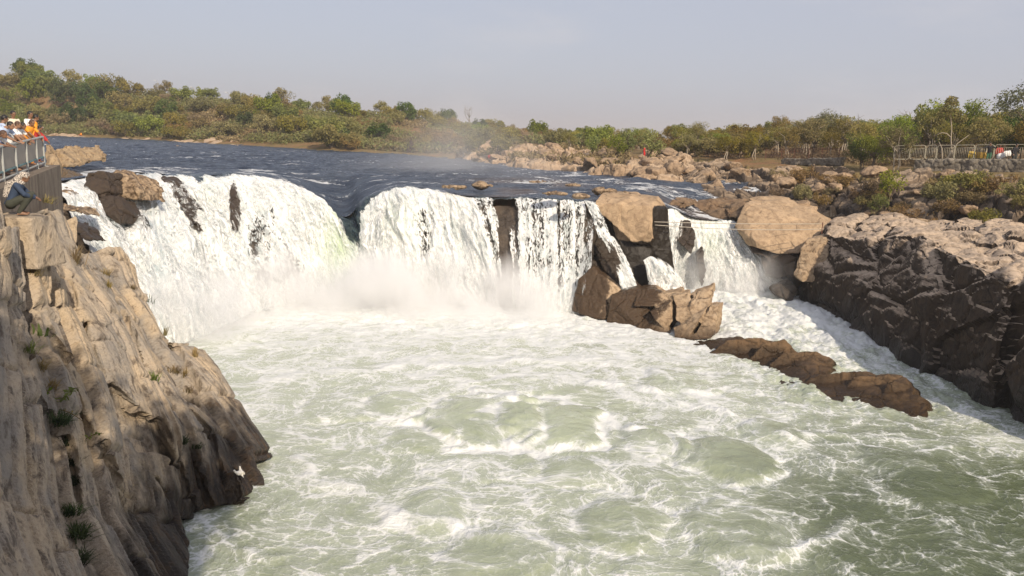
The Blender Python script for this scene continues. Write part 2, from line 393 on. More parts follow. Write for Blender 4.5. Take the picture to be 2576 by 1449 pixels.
# rock wall behind the main fall
WETROCK = rockmat('wet_ledge_rock', (0.12, 0.09, 0.066), (0.075, 0.058, 0.045), (0.17, 0.125, 0.085), 1.2, wet=(3.0, 9.0), wet_shade_col=(0.055, 0.043, 0.034), crack=0.4)
q = P[::2, ::2].copy(); Nq = N[::2, ::2]
dd = 0.35*fbm(q*0.5, 3, 21)+0.16*ridged(q*np.array([1.6, 1.6, 0.7]), 3, 22)-0.12
bump_back = 0.55-0.35*veil[::2, ::2]
q = q-Nq*(bump_back-dd*(0.9-0.4*veil[::2, ::2]))[..., None]; q[..., 2] -= 0.12+0.25*(1-T[::2, ::2])
tag(link('rock_ledge', grid_mesh('rock_ledge', q), WETROCK), 'dark wet rock ledge seen through the gaps in the falling water', 'rock ledge')

# fall of the second channel and the chutes beside the big boulder
def fall(strips, nu, nv, lab, seed, dens=0.95, t0=0.02, power=1.6, amp=0.8, holes=(), green=()):
    P, U, V, T = ribbon(strips, nu, nv, power); N = grid_normals(P)
    if N[nv//2, nu//2, 1] > 0: N = -N
    px, py = proj(P); Dn = np.full(px.shape, float(dens))
    for g in holes: Dn -= g[4]*gauss(px, py, *g[:4])
    edge = np.minimum(U, U.max()-U)/max(U.max(), .1)
    Dn = np.clip(Dn-0.35*(1-sstep(0, 0.10, edge)), 0, 1)
    Gn = 0*px
    for g in green: Gn += g[4]*gauss(px, py, *g[:4])
    Pw = P+N*(billow(P, U, V, T, amp, seed)*sstep(0, .3, T))[..., None]
    at = dict(fu=U+seed*7.0, fv=V, thick=Dn, white=np.clip(0.5+(T-t0)*9, -.3, 1.4), green=Gn, thin=0.25*np.clip(fbm(np.stack([U*0.6, V*0.1, U*0], -1), 3, seed), 0, 1))
    o = tag(link('waterfall', grid_mesh('waterfall', Pw, attrs=at), FOAM), lab, 'waterfall', 'falls at the head of the gorge')
    at2 = dict(at); at2['thick'] = np.clip(Dn-0.45, 0, 1)*sstep(0.05, 0.3, T); at2['fu'] = U+seed*7+50; at2['white'] = 1.4+0*U
    link('spray', grid_mesh('spray', Pw+N*(0.2+0.3*T)[..., None], attrs=at2), SPRAY, o)
    return P, N, T
Pr, Nr, Tr = fall([(1672,524,60,1640,738,0),(1700,525,61,1690,738,0),(1725,540,62,1735,735,0),(1755,548,62.5,1790,738,0),(1800,553,63,1850,742,0),(1850,556,63,1925,745,0),(1880,590,61.5,1985,752,0),(1895,640,60,2015,760,0)], 420, 200,
     'white cascade of the second channel between the big boulder and the tan slab', 4, 0.95, 0.02, 1.25, 0.9, holes=((1725,590,22,70,.34),(1760,640,14,60,.34),(1735,680,30,30,.2)), green=((1790,610,30,60,.35),))
q = Pr[::2, ::2]-Nr[::2, ::2]*(0.55-0.3*fbm(Pr[::2, ::2]*0.6, 3, 31))[..., None]; q[..., 2] -= 0.2
tag(link('rock_ledge', grid_mesh('rock_ledge', q), WETROCK), 'dark wet rock ledge under the cascade of the second channel', 'rock ledge')
fall([(1618,655,51.0,1636,750,0,50.4),(1640,645,51.0,1690,752,0,50.2),(1668,668,51.2,1735,755,0,50.4)], 70, 60, 'short white chute spilling out from under the big boulder', 6, 1.0, -0.4, 1.4, 0.35)
fall([(1466,503,53.0,1504,600,0,51.3),(1480,505,52.8,1522,600,0,51.2),(1500,509,52.6,1540,602,0,51.1)], 80, 90, 'thin white chute slipping down the dark rock left of the big boulder', 7, 0.60, -0.05, 1.3, 0.35)
fall([(1500,588,51.2,1566,740,0,49.6),(1520,590,51.1,1584,742,0,49.5),(1540,594,51.0,1612,742,0,49.5)], 80, 110, 'narrow lower chute running down to the rock cluster', 8, 0.70, -0.4, 1.5, 0.4, holes=((1545,650,18,40,.4),))

# upper river ---------------------------------------------------------------
cpx = np.linspace(-110, 1950, 1000)
cy = np.interp(cpx, CREST[:, 0], CREST[:, 1]); cY = np.interp(cpx, CREST[:, 0], CREST[:, 2])
k = np.ones(15)/15
for a in (cy, cY):
    a[:] = np.convolve(np.pad(a, 7, 'edge'), k, 'valid')
crest = atY(cpx, cy, cY); RIVZ = 7.6
tanx = (crest[:, 0])/crest[:, 1]
s = np.linspace(0, 1, 560)[:, None]
yy = (cY[None]-0.25)*(290/(cY[None]-0.25))**(s**1.05)
X = tanx[None]*yy
f = sstep(0, 1, (yy-cY[None])/11.0)
zz = crest[None, :, 2]*(1-f)+RIVZ*f
near = 1-sstep(2, 16, yy-cY[None])
pt = np.stack([X, yy, 0*X], -1)
rot = np.stack([X*0.9+yy*0.35, yy*1.0-X*0.3, 0*X], -1)
wv = 0.26*fbm(rot*np.array([0.16, 0.42, 1]), 3, 71)+0.17*fbm(rot*np.array([0.5, 1.25, 1]), 3, 72)+0.06*fbm(rot*np.array([1.6, 3.2, 1]), 2, 73)
rip = ridged(rot*np.array([0.07, 0.33, 1]), 3, 74)
zz = zz+wv*(1-0.55*near)*sstep(0, 2.5, yy-cY[None])-0.05*(yy-cY[None] < 0.3)
px, py = proj(np.stack([X, yy, zz], -1))
rap = sstep(1050, 1250, px)*(1-sstep(110, 150, yy))
caps = 0.03+0.55*(rip-0.72)+0.5*fbm(rot*np.array([0.22, 0.9, 1]), 4, 75)+0.2*fbm(pt*0.05, 2, 76)-0.10*sstep(100, 200, yy)+0.10*rap+0.12*near
caps += 0.55*gauss(px, py, 250, 432, 110, 10)+0.35*gauss(px, py, 420, 428, 90, 7)+0.35*gauss(px, py, 640, 432, 70, 7)+0.3*gauss(px, py, 200, 470, 60, 30)
tr_ = NT('river_water')
pos = tr_.n('TexCoord').outputs['Object']
pr = tr_.mapv(pos, (1, 1, 1), rot=(0, 0, R(-20)))
r1 = tr_.noise(tr_.mapv(pr, (0.45, 1.5, 1)), 1.0, 5, 0.62, 0.5)
r2 = tr_.noise(tr_.mapv(pr, (1.9, 4.5, 1)), 1.0, 6, 0.72, 0.6)
fm = tr_.ramp(tr_.math('ADD', tr_.attr('caps'), tr_.math('MULTIPLY', tr_.math('SUBTRACT', r2, 0.5), 1.5)), 0.27, 0.50)
shal = tr_.attr('shallow')
cdeep = tr_.mix(tr_.ramp(r1, 0.35, 0.7), (0.012, 0.023, 0.048), (0.055, 0.075, 0.108))
cdeep = tr_.mix(shal, cdeep, (0.11, 0.075, 0.05))
col = tr_.mix(tr_.math('MULTIPLY', fm, 0.9), cdeep, (0.72, 0.74, 0.76))
nb = tr_.bump(tr_.math('ADD', tr_.math('MULTIPLY', r1, 1.0), tr_.math('MULTIPLY', r2, 0.45)), 0.9, 0.55)
RIVER = tr_.done(tr_.bsdf(col, tr_.ramp(fm, 0, 1, 0.22, 0.7, False), nb, Specular_IOR_Level=tr_.ramp(fm, 0, 1, 0.42, 0.15, False)))
sh = 0.7*sstep(1080, 1300, px)*(1-sstep(3, 26, yy-cY[None]))*sstep(-0.1, 0.45, fbm(pt*0.25, 3, 77))+0.5*gauss(px, py, 1290, 455, 130, 8)
tag(link('river', grid_mesh('river', np.stack([X, yy, zz], -1), attrs=dict(caps=caps, shallow=sh)), RIVER), 'dark blue choppy river above the falls', 'river', kind='structure')

# plunge pool ----------------------------------------------------------------
ax = np.linspace(-0.66, 0.86, 1150)[None, :]; yr = (13.0*(66/13.0)**np.linspace(0, 1, 620))[:, None]
X = ax*yr+0*yr; Yq = yr+0*ax
boils = [(1215,1052,2.1,.24),(1390,1065,1.9,.24),(1830,1150,1.5,.20),(1000,1018,1.25,.13),(840,1032,1.2,.10),(1640,1110,1.2,.14),(1450,1185,1.1,.14),(1940,1090,1.2,.14),(1060,1105,1.1,.12),(1560,1320,1.2,.14),(1080,1290,1.1,.12),(1850,1340,1.3,.12),(1250,1400,1.3,.12),(1700,960,1.5,.12),(2330,1200,1.6,.1)]
Hh = 0*X; rim = 0*X; inner = 0*X
Vx = 0.30+0*X; Vy = -0.75+0*X
pt = np.stack([X, Yq, 0*X], -1)
wob = fbm(pt*0.55, 3, 81)
for bx, by, br, bh in boils:
    c = atZ(bx, by, 0.0); dx = X-c[0]; dy = (Yq-c[1])*0.80
    r = np.sqrt(dx*dx+dy*dy)/br*(1+0.5*wob); wk = min(1.0, (bh/0.24)**1.8+0.08)
    Hh += bh*np.exp(-r**4*0.9)-0.08*wk*np.exp(-((r-1.25)/0.22)**2); rim = np.maximum(rim, wk*np.exp(-((r-1.2)/0.20)**2)*1.15); inner = np.maximum(inner, wk*np.exp(-r**4*0.6))
    g = np.exp(-(r/2.2)**2); ri = np.sqrt(dx*dx+dy*dy)+0.4
    Vx += g*(dx*0.9-dy*0.8)/ri; Vy += g*(dy*0.9+dx*0.8)/ri
c = atZ(1290, 1050, 0.0); r = np.sqrt((X-c[0]-1.2)**2+((Yq-c[1])*0.85)**2)/5.0*(1+0.22*wob); rim = np.maximum(rim, 0.62*np.exp(-((r-1.0)/0.085)**2)*sstep(-0.5, 0.4, fbm(pt*0.3, 2, 82)+0.2)); inner = np.maximum(inner, 0.30*(1-sstep(0.75, 1.0, r)))
A = pt.copy()
e = 0.12
def curl(q, fr, seed):
    a = perlin(q*fr+np.array([0, e*fr, 0]), seed); b = perlin(q*fr+np.array([e*fr, 0, 0]), seed); c = perlin(q*fr, seed)
    return (a-c)/e/fr, -(b-c)/e/fr
for it in range(2):
    c1 = curl(A, 0.35, 83)
    A[..., 0] -= 0.22*(Vx*0.5+0.55*c1[0]); A[..., 1] -= 0.22*(Vy*0.5+0.55*c1[1])
fil = fbm(A*np.array([0.55, 0.75, 1]), 4, 94)
px, py = proj(pt)
cov = np.interp(Yq, [13, 18, 24, 30, 36, 42, 47, 52], [.42, .44, .48, .52, .60, .74, .98, 1.15])
cov -= 0.36*sstep(4, 12, X)*(1-sstep(22, 33, Yq))
cov -= 0.14*sstep(8, 16, X)*(1-sstep(30, 42, Yq))*sstep(22, 30, Yq)
cov += 0.14*gauss(px, py, 2150, 900, 160, 70)+0.40*gauss(px, py, 1900, 770, 150, 60)+0.3*gauss(px, py, 2560, 1110, 120, 40)
cov -= 0.12*gauss(px, py, 560, 1330, 120, 60)
cov = np.minimum(cov, 1.0); base_cov = cov+0.10*fbm(pt*0.35, 3, 87)
cov -= 0.40*inner
cov += 0.14*fbm(pt*0.35, 3, 87)+0.06*fbm(A*0.9, 3, 88)
foam = cov+0.16*fil+0.50*rim
for a, b, wd in (((1560,890),(1830,1040),.35),((1500,960),(1830,1040),.3),((1830,1040),(1990,1100),.5),((1330,955),(1150,1100),.45),((1990,1100),(2250,1260),.35),((1880,1400),(2150,1330),.35),((2030,1090),(2420,1130),.3),((480,1290),(700,1400),.25),((2340,1010),(2600,1120),.5),((1080,920),(1560,905),.5),((700,960),(1080,905),.5),((680,1160),(1010,1290),.3),((1000,1290),(1420,1400),.3)):
    p0 = atZ(*a, 0.0); p1 = atZ(*b, 0.0); dv = p1-p0; L2 = dv[0]**2+dv[1]**2
    tt = np.clip(((X-p0[0])*dv[0]+(Yq-p0[1])*dv[1])/L2, 0, 1)
    dist = np.hypot(X-p0[0]-dv[0]*tt+0.5*wob, Yq-p0[1]-dv[1]*tt+0.9*fbm(pt*0.4, 3, 89))
    g = np.exp(-(dist/wd)**2); foam += 0.34*g; Hh += 0.07*g
base_turb = sstep(40, 51, Yq)*(1-sstep(56, 60, Yq))
Z = Hh+0.07*fbm(pt*0.45, 3, 90)+0.035*fbm(A*1.2, 3, 91)+0.016*fbm(A*3.4, 3, 92)+base_turb*(0.30*np.abs(fbm(pt*0.7, 4, 93)))
chan = sstep(10, 14, X)*sstep(30, 36, Yq); Z += 0.3*chan*sstep(38, 55, Yq)+chan*(0.30*fbm(pt*np.array([0.9, 0.4, 1]), 4, 96)+0.12*np.abs(fbm(pt*1.7, 3, 97)))
cov = cov-0.16*chan*(1-sstep(46, 56, Yq))+0.30*chan*fbm(pt*np.array([0.8, 0.3, 1]), 4, 98); foam = foam-0.16*chan*(1-sstep(46, 56, Yq))+0.30*chan*fbm(pt*np.array([0.8, 0.3, 1]), 4, 98)
tp_ = NT('pool_water')
av = tp_.n('CombineXYZ', {0: tp_.attr('advect_x'), 1: tp_.attr('advect_y')}).outputs[0]
pos = tp_.n('TexCoord').outputs['Object']
f1 = tp_.noise(av, 0.95, 6, 0.62, 0.3); f2 = tp_.noise(av, 7.0, 5, 0.65, 0.5); f3 = tp_.noise(pos, 16.0, 3, 0.6, 0.3)
def lace(sc, wd, wa):
    wrp = tp_.n('VectorMath', {0: tp_.n('TexNoise', {'Vector': av, 'Scale': sc*1.6, 'Detail': 4, 'Roughness': 0.6}).outputs['Color'], 1: (wa, wa, 0)}, operation='MULTIPLY').outputs[0]
    e_ = tp_.n('TexVoronoi', {'Vector': tp_.mapv(tp_.n('VectorMath', {0: av, 1: wrp}, operation='ADD').outputs[0], (1, 1.35, 1)), 'Scale': sc}, feature='DISTANCE_TO_EDGE', voronoi_dimensions='2D').outputs[0]
    return tp_.ramp(e_, 0.0, wd, 1.0, 0.0)
l1 = tp_.math('MULTIPLY', lace(0.50, 0.10, 1.3), tp_.ramp(f1, 0.35, 0.58)); l2 = tp_.math('MULTIPLY', lace(1.5, 0.13, 0.55), tp_.ramp(f1, 0.30, 0.55)); l3 = tp_.math('MULTIPLY', lace(4.2, 0.17, 0.2), tp_.ramp(f2, 0.35, 0.55))
lc = tp_.math('ADD', tp_.math('MULTIPLY', l1, 0.34), tp_.math('ADD', tp_.math('MULTIPLY', l2, 0.32), tp_.math('MULTIPLY', l3, 0.24)))
lc = tp_.math('MULTIPLY', lc, tp_.math('SUBTRACT', 1.0, tp_.math('MULTIPLY', tp_.attr('calm'), 0.55)))
F_ = tp_.math('ADD', tp_.math('ADD', tp_.attr('foam'), lc), tp_.math('ADD', tp_.math('MULTIPLY', tp_.math('SUBTRACT', f1, 0.5), 1.3), tp_.math('MULTIPLY', tp_.math('SUBTRACT', f2, 0.5), 0.40)))
F_ = tp_.math('SUBTRACT', F_, 0.10)
milk = tp_.ramp(F_, 0.15, 0.75, smooth=False); fm = tp_.ramp(F_, 0.52, 0.92, smooth=False)
wat = tp_.mix(tp_.attr('cover'), (0.105, 0.128, 0.066), (0.40, 0.445, 0.32))
c1 = tp_.mix(tp_.math('MULTIPLY', milk, 0.70), wat, (0.54, 0.57, 0.52))
c2 = tp_.mix(tp_.math('MULTIPLY', fm, 0.92), c1, (0.72, 0.735, 0.73))
hb = tp_.math('ADD', tp_.math('MULTIPLY', f1, 0.8), tp_.math('ADD', tp_.math('MULTIPLY', f2, 0.4), tp_.math('ADD', tp_.math('MULTIPLY', lc, 0.8), tp_.math('MULTIPLY', f3, 0.10))))
POOL = tp_.done(tp_.bsdf(c2, tp_.ramp(fm, 0, 1, 0.16, 0.75, False), tp_.bump(hb, 0.42, 0.12), Specular_IOR_Level=tp_.ramp(fm, 0, 1, 0.5, 0.2, False)))
tag(link('plunge_pool', grid_mesh('plunge_pool', np.stack([X, Yq, Z], -1), attrs=dict(calm=np.clip(inner*1.3, 0, 1), foam=foam, cover=np.clip((base_cov-0.16)/0.42, 0, 1), advect_x=A[..., 0], advect_y=A[..., 1])), POOL), 'swirling pale green water with white foam below the falls', 'water', kind='structure')

# ------------------------------------------------------------------ rocks
def hp(pts, back=(0, 3, 0), shrink=0.9):
    """front corner points (px, py, Y) -> 3D corner points plus the same corners pushed back into the rock"""
    A = np.array([atY(p[0], p[1], p[2]) for p in pts]); c = A.mean(0)
    return np.concatenate([A, c+(A-c)*shrink+np.array(back)])
def displace(me, layers):
    v = vco(me); n = vno(me)
    for fn in layers:
        d_ = np.asarray(fn(v)); v = v+(d_ if d_.ndim == 2 else n*d_[:, None])
    setco(me, v)
def rock_build(name, hulls, voxel, m, layers, smooth=1, attr=None):
    b = MB()
    for h in hulls: b.hull(h)
    me = remesh(b.mesh(name), voxel, smooth)
    displace(me, layers)
    if attr:
        for k, fn in attr.items():
            me.attributes.new(k, 'FLOAT', 'POINT').data.foreach_set('value', np.asarray(fn(vco(me)), np.float32))
    return link(name, me, m, None, False)
def L_fbm(fr, am, oc=4, seed=0, sc=(1, 1, 1)): return lambda v: am*fbm(v*fr*np.array(sc), oc, seed)
def L_facet(fr, am, seed=0, sc=(1, 1, 1)):
    def f(v):
        q = v*fr*np.array(sc)+0.25*np.stack([perlin(v*fr*0.8, seed+1), perlin(v*fr*0.8, seed+2), perlin(v*fr*0.8, seed+3)], -1)
        a, b, c = worley(q, seed); return am*((c-0.5)*1.2-np.exp(-((b-a)/0.10)**2)*0.75)
    return f

TAN = rockmat('tan_boulder_rock', (0.50, 0.36, 0.23), (0.40, 0.285, 0.18), (0.27, 0.185, 0.115), 0.8, wet=(0.2, 1.6), wet_shade_col=(0.012, 0.009, 0.006), crack=0.5, wet_mask='wetness', bump=0.7)
BROWN = rockmat('brown_boulder_rock', (0.40, 0.285, 0.18), (0.52, 0.39, 0.26), (0.20, 0.135, 0.08), 1.1, wet=(0.0, 1.1), wet_shade_col=(0.055, 0.033, 0.017), crack=0.7, wet_mask='wetness')
ISLET = rockmat('islet_rock', (0.17, 0.105, 0.055), (0.26, 0.17, 0.095), (0.05, 0.032, 0.018), 1.0, wet=(0.0, 1.15), wet_shade_col=(0.032, 0.018, 0.007), crack=0.7)
CLIFF = rockmat('right_cliff_rock', (0.040, 0.026, 0.016), (0.065, 0.042, 0.026), (0.018, 0.012, 0.009), 0.9, wet=(0.0, 2.0), wet_shade_col=(0.02, 0.016, 0.013), crack=0.8, pale_top=(0.55, 0.43, 0.32))  # near-black base holds the shade of the face, pale tops the sunlight
DARKW = rockmat('wet_dark_rock', (0.075, 0.052, 0.036), (0.12, 0.08, 0.05), (0.035, 0.026, 0.02), 1.3, wet=(5, 12), wet_shade_col=(0.045, 0.033, 0.024), crack=0.5)

# the big boulder at the lip, between the two channels
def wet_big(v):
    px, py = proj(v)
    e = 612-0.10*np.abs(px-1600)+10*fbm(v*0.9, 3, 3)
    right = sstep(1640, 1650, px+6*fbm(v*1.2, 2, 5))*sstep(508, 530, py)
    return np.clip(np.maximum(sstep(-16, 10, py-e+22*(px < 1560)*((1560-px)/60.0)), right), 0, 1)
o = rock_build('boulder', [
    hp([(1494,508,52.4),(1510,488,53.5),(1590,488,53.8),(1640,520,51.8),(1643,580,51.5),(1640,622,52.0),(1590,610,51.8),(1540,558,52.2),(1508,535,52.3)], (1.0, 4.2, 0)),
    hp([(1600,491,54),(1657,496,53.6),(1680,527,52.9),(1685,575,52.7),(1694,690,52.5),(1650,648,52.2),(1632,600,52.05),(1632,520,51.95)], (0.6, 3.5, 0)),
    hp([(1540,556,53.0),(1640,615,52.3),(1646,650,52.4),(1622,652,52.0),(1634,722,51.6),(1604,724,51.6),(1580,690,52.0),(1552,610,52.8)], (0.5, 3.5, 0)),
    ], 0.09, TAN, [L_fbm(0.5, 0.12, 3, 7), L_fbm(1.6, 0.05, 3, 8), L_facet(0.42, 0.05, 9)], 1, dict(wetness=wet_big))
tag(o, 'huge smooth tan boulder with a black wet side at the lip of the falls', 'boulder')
# dark ramp of rock under the chutes
o = rock_build('rock_ramp', [
    hp([(1448,505,54.9),(1500,508,54.6),(1540,560,53.4),(1560,610,52.8),(1600,735,50.8),(1560,740,50.7),(1500,640,52.2),(1462,590,53.3)], (-0.5, 3.5, 0)),
    hp([(1440,520,55),(1480,540,54.2),(1528,640,52.4),(1530,700,51.6),(1450,760,52.2)], (0, 3, 0))],
    0.10, DARKW, [L_fbm(0.6, 0.35, 3, 17), L_facet(0.6, 0.16, 19), L_fbm(2.2, 0.08, 3, 18)], 1)
tag(o, 'dark wet ramp of rock sloping down between the water veil and the big boulder', 'rock')
# pyramid rock
o = rock_build('boulder', [hp([(1438,782,50.2),(1456,702,50.4),(1491,671,50.6),(1530,700,49.8),(1568,733,49.6),(1548,790,48.8),(1520,806,48.6),(1470,792,49.4)], (0.3, 2.6, 0))],
    0.07, BROWN, [L_fbm(0.6, 0.10, 3, 27), L_facet(0.55, 0.07, 29), L_fbm(2.4, 0.04, 3, 28)], 1, dict(wetness=lambda v: 0.9*(1-sstep(1490, 1560, proj(v)[0]+25*fbm(v, 3, 4)))))
tag(o, 'dark pointed boulder at the foot of the thin water veil', 'boulder')
# cluster of tilted blocks
def zc(x, y): return 1415+x*0.434, 440+y*0.434
def zh(pts, back): return hp([(*zc(x, y), Y) for x, y, Y in pts], back, 0.95)
blocks = [
    zh([(240,870,48.4),(268,700,48.6),(360,660,49.2),(440,640,49.2),(490,690,48.4),(500,800,47.6),(430,890,47.2)], (0.4, 2.4, 0)),
    zh([(430,660,49.0),(530,650,49.0),(600,690,48.4),(520,770,47.6),(410,760,47.8)], (0.6, 2, 0)),
    zh([(520,700,48.4),(700,668,48.2),(706,700,47.8),(640,735,47.4),(520,790,47.2)], (0.6, 1.8, 0)),
    zh([(500,790,47.0),(632,732,47.1),(650,850,46.3),(610,905,46.2),(540,850,46.4)], (0.5, 2, 0)),
    zh([(632,700,47.6),(740,690,47.4),(760,760,46.6),(660,770,46.8)], (0.5, 1.8, 0)),
    zh([(735,690,47.8),(868,645,47.6),(876,700,47.2),(800,725,46.9),(752,712,47.2)], (0.7, 1.6, 0)),
    zh([(745,715,47.2),(856,712,47.0),(850,760,46.4),(770,810,46.0),(735,770,46.4)], (0.6, 1.6, 0)),
    zh([(655,770,46.6),(745,765,46.4),(790,800,45.8),(700,880,45.6),(650,850,45.9)], (0.5, 1.8, 0)),
    zh([(640,965,44.9),(628,890,45.5),(830,765,46.0),(856,745,46.2),(800,830,45.0),(720,950,44.6)], (0.9, 1.4, 0)),
    zh([(760,930,44.8),(850,745,46.1),(900,746,46.0),(892,830,45.4),(880,935,44.6)], (0.7, 1.6, 0)),
    zh([(420,890,46.9),(500,800,47.4),(620,880,46.0),(650,960,45.2),(560,945,45.9)], (0.5, 2, 0)),
    zh([(700,970,44.4),(760,925,44.7),(885,930,44.4),(870,955,43.9)], (0.7, 1.6, 0)),
]
for i, h in enumerate(blocks):        # pull each block in a little so the joints between them stay open
    c = h.mean(0); r_ = np.random.default_rng(300+i); ang = r_.uniform(-.10, .10); q_ = (h-c)*0.93; q_ = np.stack([q_[:, 0]*math.cos(ang)-q_[:, 1]*math.sin(ang), q_[:, 0]*math.sin(ang)+q_[:, 1]*math.cos(ang), q_[:, 2]], -1); blocks[i] = c+q_+np.array([0, r_.uniform(-.28, .28), 0])
core_ = [zh([(x, y, Y+0.75) for x, y, Y in pts], (0.3, 1.8, 0)) for pts in ([(260,860,48.4),(290,715,48.6),(440,655,49.2),(490,700,48.4),(500,800,47.6),(430,880,47.2)], [(480,680,48.4),(690,690,48),(740,780,46.8),(620,900,46.2),(500,820,47)], [(650,760,46.8),(840,680,47.2),(870,760,46.2),(860,930,44.8),(720,960,44.6)])]
o = rock_build('rock_outcrop', blocks+core_, 0.05, BROWN, [L_fbm(0.9, 0.06, 3, 37), L_facet(0.9, 0.05, 39), L_fbm(3.0, 0.03, 3, 38)], 0, dict(wetness=lambda v: 0.7*(1-sstep(1630, 1700, proj(v)[0]+30*fbm(v*0.8, 2, 36)))))
tag(o, 'outcrop of tilted cream and brown blocks standing in the middle of the pool', 'rock outcrop')
# long low islet
islet_ = [
    hp([(1700,872,43.4),(1760,852,44.4),(1800,846,44.8),(1856,841,44.0),(1900,848,43.2),(1900,905,40.2),(1850,955,38.8),(1780,925,41.0),(1715,888,43.0)], (1.4, 1.6, -0.6)),
    hp([(1890,848,43.4),(1964,852,41.9),(1984,880,40.4),(1980,915,38.8),(1950,968,37.0),(1850,955,38.6)], (1.3, 1.5, -0.6)),
    hp([(1955,885,40.5),(2040,880,39.8),(2096,918,38.4),(2060,940,37.0),(2040,985,35.6),(1940,968,36.9)], (1.2, 1.2, -0.6)),
    hp([(2030,940,37.6),(2180,928,37.2),(2212,940,36.6),(2180,1000,34.2),(2140,1020,33.8),(2030,985,35.4)], (1.3, 1.3, -0.6)),
    hp([(2170,932,37.0),(2270,938,36.0),(2298,968,34.6),(2290,1040,32.7),(2190,1030,33.4),(2150,1010,34.2)], (1.2, 1.2, -0.6)),
    hp([(2280,985,34.2),(2318,990,33.9),(2334,1012,33.2),(2334,1046,32.5),(2280,1044,32.6)], (1.0, 1.0, -0.6)),
    ]
r_ = np.random.default_rng(46); more_ = []
for i, (bx, by, bY, w_, h_) in enumerate(((1880,872,41.8,90,34),(1950,885,40.6,60,36),(2020,905,39.2,90,24),(2120,955,36.6,110,26),(2200,962,35.7,90,28),(2265,985,34.6,56,34))):
    q_ = [(bx-w_*r_.uniform(.8, 1.1), by+h_*.5, bY), (bx-w_*.55, by-h_*r_.uniform(.5, .9), bY+.3), (bx+w_*.4, by-h_*r_.uniform(.6, 1.0), bY+.2), (bx+w_*r_.uniform(.8, 1.1), by+h_*.1, bY-.2), (bx+w_*.7, by+h_*.9, bY-.5), (bx-w_*.4, by+h_, bY-.4)]
    more_.append(hp(q_, (0.7, 0.9, -0.5)))
o = rock_build('rock_islet', [np.concatenate([h_])-np.array([0, 0, 0.12]) for h_ in islet_]+more_, 0.055, ISLET, [L_fbm(0.6, 0.10, 4, 47), L_facet(0.8, 0.06, 49, (1, 1, 1.4)), L_fbm(2.6, 0.04, 3, 48)], 1)
tag(o, 'long low brown islet of wet rock trailing from the outcrop towards the cliff', 'rock islet')
# tan slab across the second channel and the boulders under it
dry = lambda v: 0.0*v[:, 0]
o = rock_build('boulder', [
    hp([(1849,569,61.6),(1871,513,63),(1888,502,64.6),(1983,503,65),(2044,530,63.4),(2084,568,60.2),(2010,638,58.4),(1952,640,58.6),(1904,626,59.2),(1896,603,59.3),(1879,616,60.2)], (2.4, 4.0, 0)),
    hp([(1972,515,64),(2040,523,63.2),(2050,562,61.2),(2006,548,62),(1985,530,63)], (1.6, 2.6, 0)), hp([(1884,500,65),(1930,494,66),(1985,499,66),(1975,520,64),(1900,518,64)], (1.2, 3, 0))],
    0.085, TAN, [L_fbm(0.4, 0.10, 3, 57), L_facet(0.35, 0.06, 59), L_fbm(1.8, 0.04, 3, 58)], 0, dict(wetness=dry))
tag(o, 'broad tan slab boulder with a flat top beside the second channel', 'boulder')
o = rock_build('boulder', [hp([(1912,640,59.8),(1950,622,59.8),(2000,650,58),(2000,694,57.6),(1955,700,58.2),(1925,690,58.8)], (1.5, 3, 0))], 0.09, BROWN, [L_fbm(0.7, 0.2, 3, 67), L_facet(0.6, 0.12, 69)], 1, dict(wetness=lambda v: 0.8+0*v[:, 0]))
tag(o, 'dark grey boulder wedged under the broad tan slab', 'boulder')
o = rock_build('boulder', [hp([(1996,690,55.6),(2012,628,56),(2030,600,56.4),(2082,592,56.2),(2086,640,55),(2052,712,54.4),(2020,712,54.8)], (1.6, 3, 0))], 0.09, BROWN, [L_fbm(0.7, 0.14, 3, 77), L_facet(0.6, 0.12, 79)], 0, dict(wetness=lambda v: 0.22+0*v[:, 0]))
tag(o, 'brown block leaning on the dark right-hand cliff above the channel', 'boulder')
# channel edge rocks at the lip of the second channel
o = rock_build('rock_ledge', [hp([(1738,506,66),(1800,500,67),(1870,504,66),(1880,540,63.8),(1850,556,63.2),(1800,548,64),(1745,530,65)], (1.5, 3, 0)),
    hp([(1592,496,64),(1660,500,64),(1740,508,65),(1740,520,63.5),(1690,518,62),(1600,504,62.5)], (1, 2, 0)),
    hp([(1820,515,65),(1862,505,65),(1885,530,63),(1862,552,62.4),(1830,545,63)], (2, 2, 0))], 0.1, rockmat('ledge_lip_rock', (0.20, 0.13, 0.08), (0.30, 0.21, 0.13), (0.10, 0.065, 0.04), 1.0, wet=(4, 6.3), crack=0.6), [L_fbm(0.6, 0.28, 3, 87), L_facet(0.6, 0.2, 89)], 1)
tag(o, 'brown rock shelf with a dark undercut above the second channel', 'rock ledge')
